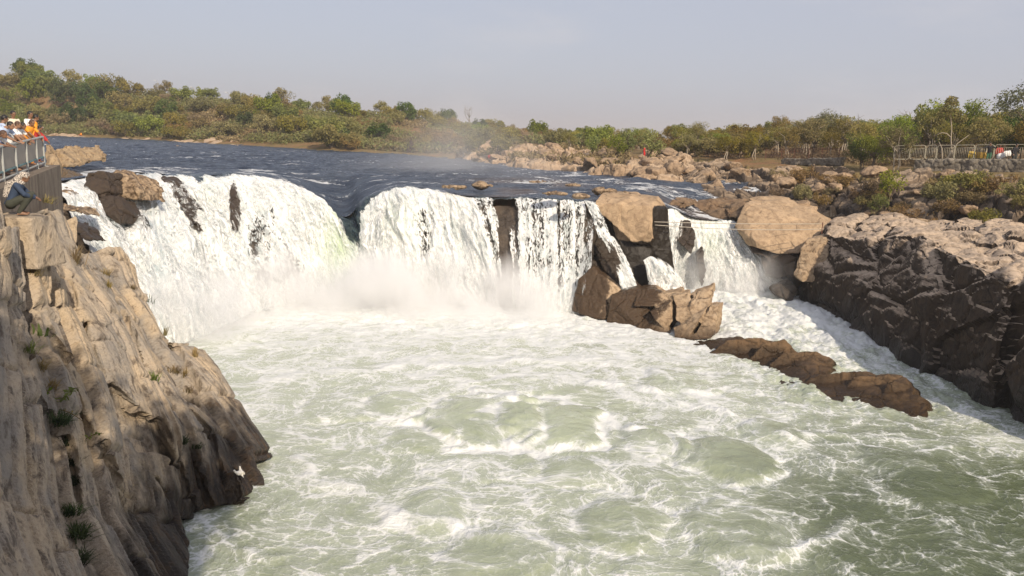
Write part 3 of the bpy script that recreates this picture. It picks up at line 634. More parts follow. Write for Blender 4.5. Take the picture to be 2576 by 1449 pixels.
# right cliff --------------------------------------------------------------
brink = [(2082,585,56.5),(2143,606,53.0),(2202,598,50.5),(2294,583,47.5),(2339,592,45.0),(2371,618,42.5),(2430,645,39.5),(2508,690,36.0),(2544,704,34.8)]
foot = [(1998,765,57.2),(2060,816,52.0),(2110,850,48.2),(2180,890,44.2),(2240,918,42.0),(2290,940,40.2),(2360,972,38.0),(2440,1012,35.4),(2500,1045,33.6)]
backs = [(2090,572,66),(2120,540,66),(2165,528,66),(2235,528,64),(2307,550,61),(2360,550,58),(2394,552,55),(2470,558,51),(2560,562,48)]
hulls = []
for i in range(len(brink)-1):
    pts = [atY(*brink[i]), atY(*brink[i+1]), atY(*foot[i])+np.array([0, 0, -0.5]), atY(*foot[i+1])+np.array([0, 0, -0.5])]
    mid = [0.5*(atY(*brink[j])+atY(*foot[j]))+np.array([-0.35, -0.2, 0.2]) for j in (i, i+1)]
    bk = [atY(*backs[i]), atY(*backs[i+1])]; bk2 = [p+np.array([12, 5, -1.0]) for p in bk]; low = [p+np.array([10, 4, 0]) for p in pts[2:]]
    hulls.append(np.array(pts+mid+bk+bk2+low))
hulls.append(np.concatenate([[atY(2540,1062,32.6)+[0, 0, -.5], atY(2640,1130,29.5)+[0, 0, -.5], atY(2590,700,34.6), atY(2556,725,34.4), atY(2700,760,30.5), atY(2760,1180,27)+[0, 0, -.5]], np.array([atY(2590,668,38), atY(2900,700,33), atY(2900,1100,33)])+np.array([4, 6, 0])]))
hulls.append(np.concatenate([[atY(2500,690,37.6), atY(2600,640,40), atY(2560,760,36.5), atY(2500,1040,36.0), atY(2640,1060,34.6)], np.array([atY(2620,560,48), atY(2900,580,46), atY(2900,900,40)])]))
def dist_brink(v): return 0
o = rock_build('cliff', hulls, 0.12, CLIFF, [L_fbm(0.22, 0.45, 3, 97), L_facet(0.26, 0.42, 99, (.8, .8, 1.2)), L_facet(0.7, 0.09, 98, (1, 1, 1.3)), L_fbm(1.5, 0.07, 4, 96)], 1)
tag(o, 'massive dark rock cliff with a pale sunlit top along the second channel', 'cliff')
# knobs on the cliff top
for i, (pts, bk, lab) in enumerate((
    ([(2476,562,50),(2495,552,51),(2540,556,50),(2552,585,48),(2520,600,47),(2480,590,48)], (1.5, 2, 0), 'rounded pale boulder on the cliff top near the right edge of the photo'),
    ([(2288,560,58),(2310,545,59),(2346,556,58),(2350,575,57),(2310,580,57)], (1, 1.6, 0), 'dark rounded knob of rock on the pale cliff top'),
    ([(2196,529,63),(2206,521,63),(2222,524,63),(2220,534,62.6)], (0.4, 0.6, 0), 'small round stone perched on the skyline of the cliff top'),
    ([(2400,556,53),(2430,550,54),(2470,556,53),(2474,578,51),(2420,580,51)], (1, 1.6, 0), 'low pale boulder on the cliff top beside dry grass'))):
    o = rock_build('boulder', [hp(pts, bk)], 0.07, CLIFF if i != 1 else BROWN, [L_fbm(0.8, 0.16, 3, 110+i), L_facet(0.8, 0.08, 120+i)], 1, dict(wetness=dry))
    tag(o, lab, 'boulder')
# rocks breaking through the left fall
from mathutils.bvhtree import BVHTree
_vs = []; _fs = []
for o_ in bpy.data.objects:
    if o_.name.startswith('waterfall') and o_.parent is None and 'left-hand' in o_['label']:
        v_ = vco(o_.data); _vs = [Vector(map(float, q)) for q in v_]; _fs = [list(p_.vertices) for p_ in o_.data.polygons]
WBV = BVHTree.FromPolygons(_vs, _fs)
def wy(px, py):
    h_ = WBV.ray_cast(Vector(EYE), Vector(map(float, ray(px, py))).normalized(), 150); return h_[0].y if h_[0] is not None else None
for pts, bk, lab, seed in (
    ([(212,462,51),(225,436,52),(262,430,52.5),(268,470,50.5),(262,490,49.6),(228,480,50)], (0.5, 2, -.3), 'low wet rock just left of the tall brown rock at the crest', 130),
    ([(254,492,48.4),(260,440,50.4),(286,425,51.2),(324,438,50.8),(345,470,49.4),(350,494,48.6),(320,484,48.6),(290,490,48.3)], (0.5, 2.4, -.3), 'tall brown rock splitting the water at the left crest', 131),
    ([(210,508,45.2),(228,498,45.8),(280,495,46.2),(298,530,45.0),(302,556,44.2),(250,526,44.8)], (0.4, 2, -.3), 'dark angular rock jutting from the left cascade below the crest', 132),
    ([(405,444,54.0),(440,448,53.4),(470,480,52.0),(490,525,50.5),(506,590,48.6),(482,565,49.2),(458,520,50.4),(438,480,52.2)], (0.2, 2.6, -.4), 'long dark rock rib slanting down through the left fall', 133),
    ([(574,480,53.8),(585,456,54.6),(595,480,53.7),(605,530,52.0),(600,582,50.9),(582,577,51.2),(576,530,52.4)], (0, 2, -.3), 'narrow dark rock fin standing upright in the white fall', 134),
    ([(512,838,43.2),(514,818,43.4),(526,810,43.5),(538,826,43.1),(542,846,42.6),(524,846,42.6)], (0.2, 0.8, -.3), 'small dark rock poking out of the foam at the foot of the left cascade', 135),
    ([(142,486,42),(150,472,43),(182,478,42.6),(186,490,42)], (0.3, 1.4, -.3), 'low brown rock awash beside the end of the concrete wall', 136),
    ([(148,528,38.5),(160,512,39),(196,520,38.6),(206,536,38)], (0.3, 1.4, -.3), 'reddish flat rock in the rapids behind the left cliff', 137),
    ([(176,553,36.2),(200,566,36),(228,600,35.2),(216,604,35.2),(190,580,35.6)], (0.2, 1.2, -.3), 'black wet rock edge beside the left cliff under the rapids', 138)):
    if seed in (130, 131, 132):
        yb = min(y for y in (wy(q[0], q[1]) for q in pts if q[1] > np.mean([r[1] for r in pts])) if y); top_ = min(q[1] for q in pts); bot_ = max(q[1] for q in pts)
        pts = [(q[0], q[1], yb-0.2+0.9*(bot_-q[1])/(bot_-top_)) for q in pts]; pts += [(q[0], q[1]+10, yb-0.3) for q in pts if q[1] > 0.5*(top_+bot_)]
    elif seed in (133, 134):
        pts = [(q[0], q[1], (wy(q[0], q[1]) or q[2])-0.42) for q in pts]
    o = rock_build('rock', [hp(pts, bk)], 0.06, DARKW if seed not in (131, 136, 137) else BROWN, [L_fbm(0.8, 0.16, 3, seed), L_facet(0.9, 0.12, seed+20), L_fbm(3, 0.04, 3, seed)], 1, dict(wetness=lambda v: 0.35+0*v[:, 0]))
    tag(o, lab, 'rock')
for i, (pts, lab) in enumerate((
    ([(1685,586,60.2),(1700,553,61.4),(1735,556,61.2),(1752,590,60.2),(1740,640,58.6),(1720,620,59)], 'black rounded rock parting the second channel fall'),
    ([(1752,640,59.2),(1766,620,59.6),(1776,680,58.4),(1766,720,57.6),(1756,690,58.2)], 'narrow dark rock showing low down in the second channel fall'),
    ([(1940,725,56.4),(1985,700,56.4),(2010,730,55.6),(1990,760,55.4),(1955,745,55.8)], 'dark wave-washed rock at the foot of the right-hand cliff'))):
    o = rock_build('rock', [hp(pts, (0.3, 1.8, -.2))], 0.07, DARKW, [L_fbm(0.8, 0.16, 3, 140+i), L_facet(0.9, 0.12, 150+i)], 1); tag(o, lab, 'rock')
# rocks just breaking the upper river
for i, (cx, cy_, rx, ry, lab) in enumerate(((1140,466,34,6,'brown flat rock barely above the river upstream of the veil'),(1215,462,30,8,'rounded brown rock in the shallows upstream of the veil'),(1395,482,36,7,'broad tan rock in the shallows left of the big boulder'),(1462,488,24,9,'tan rock beside the big boulder at the lip'),(1520,474,34,9,'pale ridge rock lying behind the big boulder'),(452,368,16,3,'tiny rock far out in the dark river'),(1355,455,26,6,'small tan rock in the rapids near the bank'),(1290,450,20,5,'low rock awash in the far rapids'),(1440,462,20,7,'dark rock at the mouth of the side stream'),(1560,482,30,8,'brown slab behind the top of the big boulder'),(275,424,18,4,'low dark rock above the crest near the left bank'))):
    p = atZ(cx, cy_+ry*0.6, 7.55); wx = rx*p[1]/F; hz_ = ry*2.0*p[1]/F*0.42
    b = MB(); b.ball(p, (wx, max(wx*0.6, 0.5), hz_), 16, 10); me = remesh(b.mesh('rock'), max(0.06, wx/14), 0)
    displace(me, [L_fbm(0.7, 0.25*min(1, wx), 3, 160+i), L_facet(0.8, 0.18*min(1, wx), 170+i)])
    me.attributes.new('wetness', 'FLOAT', 'POINT').data.foreach_set('value', np.full(len(me.vertices), 0.33, np.float32))
    tag(link('rock', me, BROWN), lab, 'rock')

# ------------------------------------------------------------------ left cliff
CP = np.array([(0,480,18.5),(60,545,19.3),(140,500,27.5),(150,560,26.5),(200,610,26.8),(220,630,27.5),(300,620,28.5),(345,740,28),(430,855,27.6),(520,875,28.2),(570,930,27.8),(640,1070,26.4),(685,1150,25.6),(665,1250,22.8),(560,1270,22.4),(470,1290,21.6),(440,1340,20.4),(460,1449,18),(0,1449,12),(0,1100,13.4),(0,780,15.5),(200,1449,14.6),(200,1100,17.2),(200,800,21),(300,1000,20.6),(330,850,23.4),(400,1200,20.2),(100,640,20.6),(60,760,18),(560,1100,24)], float)
def tps(cp):
    X_ = cp[:, :2]/500.0; n = len(cp)
    r = np.linalg.norm(X_[:, None]-X_[None], axis=2); K = r*r*np.log(r+1e-9)+np.eye(n)*0.02
    A_ = np.zeros((n+3, n+3)); A_[:n, :n] = K; A_[:n, n] = 1; A_[:n, n+1:] = X_; A_[n:, :n] = A_[:n, n:].T
    w_ = np.linalg.solve(A_, np.concatenate([cp[:, 2], [0, 0, 0]]))
    def f(px, py):
        q = np.array([px, py], float)/500.0; r = np.linalg.norm(X_-q, axis=1)
        return float((r*r*np.log(r+1e-9))@w_[:n]+w_[n]+w_[n+1:]@q)
    return f
DEP = tps(CP)
def lz(x, y): return x*0.6094, 566+y*0.6094
def pl(rows, back=(-1.7, 1.2, -0.9), px=False):
    """a rib of rock: rows of (left x, left y, right x, right y, left out, right out), top to bottom"""
    res = []
    for a, b in zip(rows[:-1], rows[1:]):
        pts = []
        for r in (a, b):
            for k_, off in ((0, r[4]), (2, r[5])):
                q = (r[k_], r[k_+1]) if px else lz(r[k_], r[k_+1])
                p = atY(q[0], q[1], DEP(*q)); dv = p-EYE; pts.append(p-dv/np.linalg.norm(dv)*off*1.2)
        A_ = np.array(pts); res.append(np.concatenate([A_, A_+np.array(back)]))
    return res
HL = []
HL += pl([(-60,300,30,300,.2,.1),(-60,520,110,540,.2,.1),(-60,760,222,740,.3,.05),(-60,1100,300,1120,.4,0),(-60,1600,440,1560,.4,0)])          # near slab
HL += pl([(-10,280,60,330,.55,.4),(60,420,150,470,.6,.35),(195,620,300,650,.6,.2),(262,760,380,900,.5,.05),(330,1000,450,1060,.45,.1),(345,1150,540,1220,.5,.15),(360,1600,680,1580,.5,.15)])
HL += pl([(170,352,345,345,.75,.35),(195,420,372,440,.75,.35),(290,560,420,560,.6,.2),(390,800,520,820,.5,.15),(470,1000,610,1020,.45,.1),(560,1180,740,1300,.4,.05),(640,1420,775,1460,.4,.0)])
HL += pl([(-40,30,70,15,.5,.2),(-40,180,112,170,.55,.25),(-40,300,200,345,.55,.25)])
HL += pl([(90,-10,155,5,.75,.3),(110,120,220,150,.7,.3),(200,335,318,340,.6,.2)])
HL += pl([(150,-60,300,-30,.0,-.3),(200,60,330,60,.0,-.3),(250,180,352,190,.0,-.3),(300,330,400,330,-.1,-.4)])
HL += pl([(232,75,292,100,.75,.4),(275,185,350,195,.75,.5),(330,300,416,330,.75,.45),(360,380,415,392,.7,.45)])
HL += pl([(355,195,425,208,.65,.3),(385,280,470,290,.65,.3),(425,420,505,385,.65,.25)])
HL += pl([(375,380,500,388,.5,.1),(420,500,555,500,.5,.1),(470,620,608,690,.5,.1),(560,760,645,830,.45,.05)])
HL += pl([(345,112,492,90,.2,.1),(385,150,522,130,.2,-.1),(440,230,565,262,.25,-.1),(470,290,590,300,.2,-.1)])
HL += pl([(500,285,592,290,.35,-.1),(540,400,640,390,.35,-.1),(580,500,690,490,.3,-.15),(640,640,770,690,.3,-.1),(720,760,860,840,.3,-.1)])
HL += pl([(690,480,760,495,.25,.0),(735,500,862,502,.25,-.1),(790,600,938,598,.3,-.15),(850,720,985,720,.3,-.15),(900,840,1030,822,.35,-.1),(985,990,1120,965,.35,-.1)])
for k_ in range(8):       # narrow ribs of the lower right part
    f0 = k_/8.0; f1 = (k_+1)/8.0-0.02
    t0_ = (545+f0*330, 560+f0*200); t1_ = (545+f1*330, 560+f1*200)
    m0 = (665+f0*330, 850-f0*10); m1 = (665+f1*330, 850-f1*10)
    b0 = (760+f0*330, 1190-f0*70); b1 = (760+f1*330, 1190-f1*70)
    oo = 0.28+0.22*math.sin(k_*2.4)
    HL += pl([(*t0_, *t1_, oo+.1, oo-.2), (*m0, *m1, oo+.15, oo-.15), (*b0, *b1, oo+.1, oo-.15)])
HL += pl([(980,980,1040,1000,.1,-.1),(1000,1080,1100,1100,.1,-.1),(960,1180,1075,1170,0,-.1)])
HL += pl([(560,930,640,960,.2,0),(640,1050,760,1100,.2,0),(700,1220,790,1230,.2,0)])
# mass behind all the ribs so nothing gapes
core = []
for px_, py_ in ((-40,480),(60,560),(140,520),(200,620),(300,660),(400,860),(500,900),(560,960),(620,1080),(640,1180),(560,1250),(470,1280),(440,1400),(300,1449),(100,1449),(-40,1449),(-40,1000),(-40,780),(200,800),(200,1100),(330,860),(400,1100)):
    core.append((px_, py_))
def core_hull(lst, off=0.75):
    A_ = np.array([atY(a, b, DEP(a, b)) for a, b in lst]); dv = A_-EYE; A_ = A_+dv/np.linalg.norm(dv, axis=1)[:, None]*off
    return np.concatenate([A_, A_+np.array([-4.0, 1.5, -2.2])])
for lst in ([(-40,480),(60,560),(-40,780),(60,760)], [(60,560),(150,540),(200,640),(200,800),(60,760)], [(150,540),(200,620),(220,640),(330,850),(200,800)], [(220,640),(300,640),(345,760),(330,850)], [(345,760),(420,860),(400,1000),(330,850)], [(400,880),(520,900),(560,960),(470,1060),(400,1000)], [(560,960),(620,1080),(640,1180),(560,1200),(470,1060)], [(470,1060),(560,1200),(560,1255),(470,1280),(400,1200),(400,1000)], [(330,850),(400,1000),(400,1200),(300,1100)], [(200,800),(330,850),(300,1100),(200,1100)], [(-40,780),(60,760),(200,800),(200,1100),(-40,1100)], [(-40,1100),(200,1100),(200,1460),(-40,1460)], [(200,1100),(300,1100),(400,1200),(430,1350),(440,1460),(200,1460)], [(400,1200),(470,1280),(440,1340)]):
    HL.append(core_hull(lst))
p_a = atY(300, 730, DEP(300, 730)); p_b = atY(600, 1190, DEP(600, 1190)); DN = (p_b-p_a)/np.linalg.norm(p_b-p_a)
NN = np.cross(DN, np.array([0.45, -0.89, 0])); NN /= np.linalg.norm(NN); MM = np.cross(DN, NN); MM /= np.linalg.norm(MM)
def rnd1(i, k): return _perm[(_perm[np.asarray(i, np.int64) & 255]+k) & 255]/255.0
def cells1(u, k):
    """irregular 1-D cells: index, distance to the nearest boundary, position inside (-0.5..0.5)"""
    n = np.floor(u); b0 = n+0.55*(rnd1(n, k)-0.5); b1 = n+1+0.55*(rnd1(n+1, k)-0.5); bm1 = n-1+0.55*(rnd1(n-1, k)-0.5); b2 = n+2+0.55*(rnd1(n+2, k)-0.5)
    lo = np.where(u < b0, bm1, np.where(u < b1, b0, b1)); hi = np.where(u < b0, b0, np.where(u < b1, b1, b2)); idx = np.where(u < b0, n-1, np.where(u < b1, n, n+1))
    return idx, np.minimum(u-lo, hi-u), (u-lo)/(hi-lo)-0.5
if NN[0] < 0: NN = -NN
def bed(v): return bed_(v)[:, None]*NN[None]
def bed_(v):
    q = v@MM; r = v@DN; u = q+0.05*fbm(v*0.3, 2, 201); u2 = u*1.2
    i1, d1, p1 = cells1(u2, 3); i2, d2, p2 = cells1(u2*2.6+11, 7)
    rr_ = r*0.42+rnd1(i1, 19)*3+0.10*perlin(v*0.9, 207)+0.22*p1*(rnd1(i1, 29)-0.5); j1, e1, s1_ = cells1(rr_, 23)
    a = 0.46*(rnd1(i1, 5)-0.5)+0.13*(rnd1(i1*7+j1*13, 31)-0.5)+0.30*p1*(rnd1(i1, 37)*1.3-0.3)+0.05*(rnd1(i2, 41)-0.5)
    a = a-0.20*np.exp(-(d1/0.05)**2)*(0.4+0.6*rnd1(i1, 43))-0.06*np.exp(-(d2/0.10)**2)-0.12*np.exp(-(e1/0.025)**2)
    return a+0.03*fbm(np.stack([u*3, r*0.5, v@NN], -1), 4, 203)
th = math.atan2(DN[1], DN[0])
SLAB = None
def slab_material():
    t = NT('cliff_slab_rock'); pos = t.n('TexCoord').outputs['Object']
    def dot(vv): return t.n('VectorMath', {0: pos, 1: tuple(map(float, vv))}, operation='DOT_PRODUCT').outputs['Value']
    v = t.n('CombineXYZ', {0: dot(MM), 1: t.math('MULTIPLY', dot(DN), 0.42), 2: t.math('MULTIPLY', dot(NN), 0.6)}).outputs[0]
    n1 = t.noise(v, 0.9, 5, 0.62, 0.4); n2 = t.noise(v, 4.5, 7, 0.7, 0.5); n3 = t.noise(pos, 14, 5, 0.7); n4 = t.noise(pos, 0.55, 4, 0.6)
    col = t.mix(t.ramp(n1, 0.38, 0.60), (0.44, 0.36, 0.27), (0.28, 0.25, 0.215))
    col = t.mix(t.ramp(n4, 0.45, 0.62), col, (0.47, 0.37, 0.255))
    col = t.mix(t.ramp(n2, 0.50, 0.66, 0, 0.9), col, (0.10, 0.078, 0.06))
    col = t.mix(t.ramp(n2, 0.42, 0.28, 0, 0.55), col, (0.47, 0.37, 0.26))
    col = t.mix(t.ramp(n3, 0.45, 0.75, 0, 0.5), col, (0.16, 0.125, 0.09))
    l = t.ramp(t.noise(pos, 2.6, 6, 0.8), 0.66, 0.70, 0, 0.6)
    col = t.mix(t.math('MULTIPLY', l, t.ramp(n4, 0.5, 0.6)), col, (0.34, 0.13, 0.06))
    z = t.xyz(t.n('NewGeometry').outputs['Position'], 2)
    zz = t.math('ADD', z, t.math('MULTIPLY', t.math('SUBTRACT', t.noise(v, 2.0, 4, 0.6), 0.5), -5.0))
    wm = t.ramp(zz, 0.9, 2.9, 1, 0)
    col = t.mix(t.math('MULTIPLY', wm, 0.98), col, t.mix(t.ramp(n2, 0.45, 0.7), (0.022, 0.016, 0.012), (0.075, 0.045, 0.022)))
    h = t.math('ADD', t.math('MULTIPLY', n2, 1.0), t.math('MULTIPLY', n3, 0.35))
    return t.done(t.bsdf(col, t.ramp(wm, 0, 1, 0.85, 0.35, False), t.bump(h, 0.8, 0.12), Specular_IOR_Level=0.3))
o = rock_build('cliff', HL, 0.047, slab_material(), [L_fbm(0.5, 0.06, 3, 207), bed, L_fbm(3.5, 0.015, 3, 208)], 0)
tag(o, 'steep left-hand cliff of tilted tan and grey slabs under the railing', 'cliff')

# ------------------------------------------------------------------ terrain beyond the water
def hor(px): return 345.0+(px-1288)*0.0349
def zat(px, py, y): return float(atY(px, py, y)[2])
def shoreY(px, py): return float(atZ(px, py, 7.6)[1])
TC = []
for px_, spy, ridge_py, dY in ((-500,333,190,62),(0,336,200,60),(120,343,214,58),(250,347,232,58),(400,354,244,60),(600,366,262,62),(720,374,276,64),(820,380,285,66),(1030,391,303,95),(1150,402,320,130),(1300,424,338,170)):
    y0 = shoreY(px_, spy); yr_ = y0+dY
    TC.append((px_, [(y0-6, 6.8), (y0, 7.55), (y0+9, 8.6 if px_ < 1000 else 8.2), (y0+(20 if px_ < 1000 else 42), 9.6), (yr_, zat(px_, ridge_py, yr_)), (2500, zat(px_, ridge_py, yr_)-4)]))
for px_, rows in ((1440,[(80,6.4),(84,7.5),(92,8.2),(118,8.8),(240,11.5),(2500,9)]),(1560,[(70,6.2),(74,7.5),(83,8.2),(105,9.0),(200,11.4),(2500,9)]),(1700,[(69,5.2),(73,7.2),(82,8.2),(98,9.3),(160,11.4),(2500,9)]),(1820,[(66.5,4.5),(69,6.7),(78,8.2),(90,9.1),(150,11.6),(2500,9)]),(1900,[(66,4.0),(68.5,6.4),(76,8.1),(84,8.9),(140,11.8),(2500,10)]),(2010,[(62.5,3.5),(65,6.0),(72,7.8),(82,8.95),(130,12),(2500,10)]),
    (2150,[(58,3.5),(62,5.0),(68,7.5),(75.5,9.2),(120,12.4),(2500,10)]),(2350,[(50,4.5),(57,5.4),(62,7.8),(68.8,9.5),(105,12.8),(2500,10)]),(2576,[(45,4.8),(51,6.0),(56,8.2),(62,9.6),(95,13),(2500,10)]),(3300,[(35,5.5),(40,6.5),(44,8.6),(49,10.5),(75,13),(2500,10)])):
    TC.append((px_, rows))
TPX = np.array([t[0] for t in TC], float); TY = np.array([[k[0] for k in t[1]] for t in TC]); TZ = np.array([[k[1] for k in t[1]] for t in TC])
CP_ = math.cos(PIT)
def colpx(x, y): return 1288+F*(x/y)/CP_
def colx(px): return (np.asarray(px, float)-1288)/F*CP_
def knots(px):
    ys = np.stack([np.interp(px, TPX, TY[:, k]) for k in range(6)], -1); zs = np.stack([np.interp(px, TPX, TZ[:, k]) for k in range(6)], -1); return ys, zs
def ground(x, y):
    x = np.asarray(x, float); y = np.asarray(y, float); sh = x.shape; x = x.ravel(); y = y.ravel()
    ys, zs = knots(colpx(x, y)); ly = np.log(y); out = np.full(len(x), 0.0)
    lk = np.log(ys)
    out = np.where(ly < lk[:, 0], zs[:, 0]-np.clip((lk[:, 0]-ly)/0.03, 0, 1)*(zs[:, 0]+2.0), out)
    for k in range(5):
        f_ = np.clip((ly-lk[:, k])/(lk[:, k+1]-lk[:, k]), 0, 1); f_ = f_*0.5+0.5*f_*f_*(3-2*f_)
        out = np.where(ly >= lk[:, k], zs[:, k]*(1-f_)+zs[:, k+1]*f_, out)
    q = np.stack([x, y, 0*x], -1); land = sstep(0, 0.12, ly-lk[:, 1]); far_ = np.clip((y-lk[:, 1]*0)/200, 0.3, 3)
    out = out+land*(1.0*fbm(q*0.045, 4, 301)+0.35*fbm(q*0.18, 3, 302))*np.where(colpx(x, y) < 1250, 1.0, 0.45)
    return out.reshape(sh)
tpx = np.linspace(-700, 3300, 700); rr = 30*(2500/30.0)**np.linspace(0, 1, 330)
X = colx(tpx)[None]*rr[:, None]; Yq = rr[:, None]+0*X
Zt = ground(X, Yq)
ys, zs = knots(tpx)
infield = (Yq > ys[None, :, 1]-1)*(Yq < ys[None, :, 3]-2)*(tpx[None] > 1135)
Zt = Zt-0.9*infield
# broad flanks either side so the sheet has no gap under the near banks
pxs = tpx[None]+0*X
t = NT('earth_ground'); pos = t.n('TexCoord').outputs['Object']
g1 = t.noise(pos, 0.045, 5, 0.62, 0.4); g2 = t.noise(pos, 0.35, 6, 0.7); g3 = t.noise(pos, 2.2, 5, 0.7)
col = t.mix(t.ramp(g1, 0.40, 0.60), (0.28, 0.15, 0.08), (0.22, 0.155, 0.078))
col = t.mix(t.ramp(g2, 0.40, 0.62), col, (0.19, 0.145, 0.065))
col = t.mix(t.ramp(g3, 0.50, 0.72), col, (0.115, 0.095, 0.045))
EARTH = t.done(t.bsdf(col, 0.95, t.bump(t.math('ADD', g2, t.math('MULTIPLY', g3, 0.4)), 0.8, 0.5), Specular_IOR_Level=0.1))
tag(link('terrain', grid_mesh('terrain', np.stack([X, Yq, Zt], -1)), EARTH), 'dry brown earth of the banks and the low hill upstream', 'terrain', kind='structure')

FIELD = rockmat('river_bank_rock', (0.42, 0.30, 0.20), (0.34, 0.245, 0.165), (0.17, 0.115, 0.075), 0.8, crack=0.9, wet=(6.6, 7.9), wet_shade_col=(0.07, 0.05, 0.035), pale_top=(0.46, 0.345, 0.235))
FIELD2 = rockmat('right_slope_rock', (0.22, 0.16, 0.11), (0.13, 0.095, 0.068), (0.055, 0.04, 0.028), 0.8, crack=0.9, wet=(5.8, 8.6), wet_shade_col=(0.022, 0.016, 0.012), pale_top=(0.40, 0.30, 0.205))  # low band darkened to paint in the shade of the gully wall
def worley_tilt(p, seed):
    p = np.asarray(p, np.float32); sh = p.shape[:-1]; p = p.reshape(-1, 3); i = np.floor(p).astype(np.int32); f1 = np.full(len(p), 9, np.float32); f2 = f1.copy(); cid = np.zeros(len(p), np.int32); tx = f1*0; ty = f1*0
    for dx in (-1, 0, 1):
        for dy in (-1, 0, 1):
            cx = i[:, 0]+dx; cy_ = i[:, 1]+dy; h = _perm[(_perm[(cx+seed) & 255]+cy_) & 255]; ox = p[:, 0]-cx-_perm[(h+7) & 255]/255.0; oy = p[:, 1]-cy_-_perm[(h+59) & 255]/255.0; d = np.sqrt(ox*ox+oy*oy).astype(np.float32); m = d < f1
            f2 = np.where(m, f1, np.minimum(f2, d)); f1 = np.where(m, d, f1); cid = np.where(m, h, cid); tx = np.where(m, ox, tx); ty = np.where(m, oy, ty)
    return [q.reshape(sh) for q in (f1, f2, cid/255.0, tx, ty, _perm[(cid+101) & 255]/255.0)]
def rock_patch(px0, px1, nu, nv, k0, k1, big, name, label, seed, amp=1.0, off=0.0):
    tp = np.linspace(px0, px1, nu); ys, zs = knots(tp); f_ = np.linspace(0, 1, nv)[:, None]
    ya = k0(ys); yb = k1(ys); Yp = ya[None]*(yb/ya)[None]**f_; Xp = colx(tp)[None]*Yp
    q = np.stack([Xp, Yp, 0*Xp], -1); qq = q+0.5*np.stack([fbm(q*0.3, 2, seed), fbm(q*0.3, 2, seed+1), 0*Xp], -1)
    Zp = ground(Xp, Yp)-0.25+off
    for sc_, h_, sd in ((big, 0.26, seed), (big*0.45, 0.17, seed+5), (big*0.2, 0.09, seed+11)):
        a, b, c, tx, ty, c2 = worley_tilt(qq/sc_*np.array([1, 0.8, 0])+sd, sd)
        Zp += amp*sc_*h_*((c-0.35)*1.5+(c2-0.5)*1.6*tx+((c*7.7) % 1-0.6)*1.4*ty-0.9*np.exp(-((b-a)/0.10)**2))
    Zp += 0.18*amp*fbm(q*0.9, 4, seed+7)
    edge = np.minimum(np.minimum(f_, 1-f_)*8, 1)*np.minimum(np.minimum(np.linspace(0, 1, nu), np.linspace(1, 0, nu))*12, 1)[None]
    Zp -= (1-edge)*1.0
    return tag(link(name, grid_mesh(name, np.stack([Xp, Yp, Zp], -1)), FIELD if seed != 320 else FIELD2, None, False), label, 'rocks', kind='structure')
rock_patch(1120, 1760, 640, 260, lambda y: y[:, 0]+1, lambda y: y[:, 3]*1.05, 3.0, 'rock_field', 'jumble of pale tan rocks along the far right bank', 310, 1.15)
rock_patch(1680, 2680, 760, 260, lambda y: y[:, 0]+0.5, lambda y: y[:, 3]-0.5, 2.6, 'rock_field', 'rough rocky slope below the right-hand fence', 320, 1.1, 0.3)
rock_patch(60, 640, 300, 60, lambda y: y[:, 0]+3, lambda y: y[:, 2]*1.01, 2.6, 'rock_shore', 'low strip of pale rocks along the far left shore', 330, 0.7)

# loose boulders on the bank
protos = []
for i in range(5):
    b = MB(); rs = np.random.default_rng(40+i)
    pts = rs.normal(size=(16, 3)); pts /= np.linalg.norm(pts, axis=1)[:, None]; pts *= np.array([1.0, 0.8, 0.6]); b.hull(pts)
    me = remesh(b.mesh('bank_boulder'), 0.09, 1); displace(me, [L_fbm(1.1, 0.10, 3, 340+i), L_facet(1.2, 0.07, 350+i)])
    me.materials.append(None); protos.append(me)
BANKROCK = rockmat('bank_boulder_rock', (0.44, 0.315, 0.205), (0.33, 0.235, 0.155), (0.17, 0.115, 0.075), 1.4, crack=0.7, local=True)
for me in protos:
    me.materials.clear(); me.materials.append(BANKROCK); me.polygons.foreach_set('use_smooth', np.ones(len(me.polygons), bool))
rs = np.random.default_rng(77); nb_ = 0
def boulder_at(px, f_, size, label, group):
    ys, zs = knots(np.array([px])); y = ys[0, 1]+(ys[0, 3]-ys[0, 1])*f_; x = float(colx(px))*y
    o = bpy.data.objects.new('bank_boulder', protos[rs.integers(5)]); COL.objects.link(o)
    o.location = (x, y, float(ground(np.array([x]), np.array([y]))[0])+size*0.28); o.scale = (size*rs.uniform(.8, 1.3), size*rs.uniform(.8, 1.2), size*rs.uniform(.7, 1.1)); o.rotation_euler = (rs.uniform(-.3, .3), rs.uniform(-.3, .3), rs.uniform(0, 6.28))
    tag(o, label, 'boulder', group)
for i in range(44): boulder_at(rs.uniform(1180, 1700), rs.uniform(0.0, 0.95), rs.uniform(0.7, 1.8), 'loose tan boulder on the rocky far bank beyond the river', 'boulders on the far rocky bank')
for i in range(34): boulder_at(rs.uniform(1720, 2600), rs.uniform(0.0, 0.85), rs.uniform(0.5, 1.4), 'loose boulder on the rough slope under the right-hand fence', 'boulders on the slope below the fence')

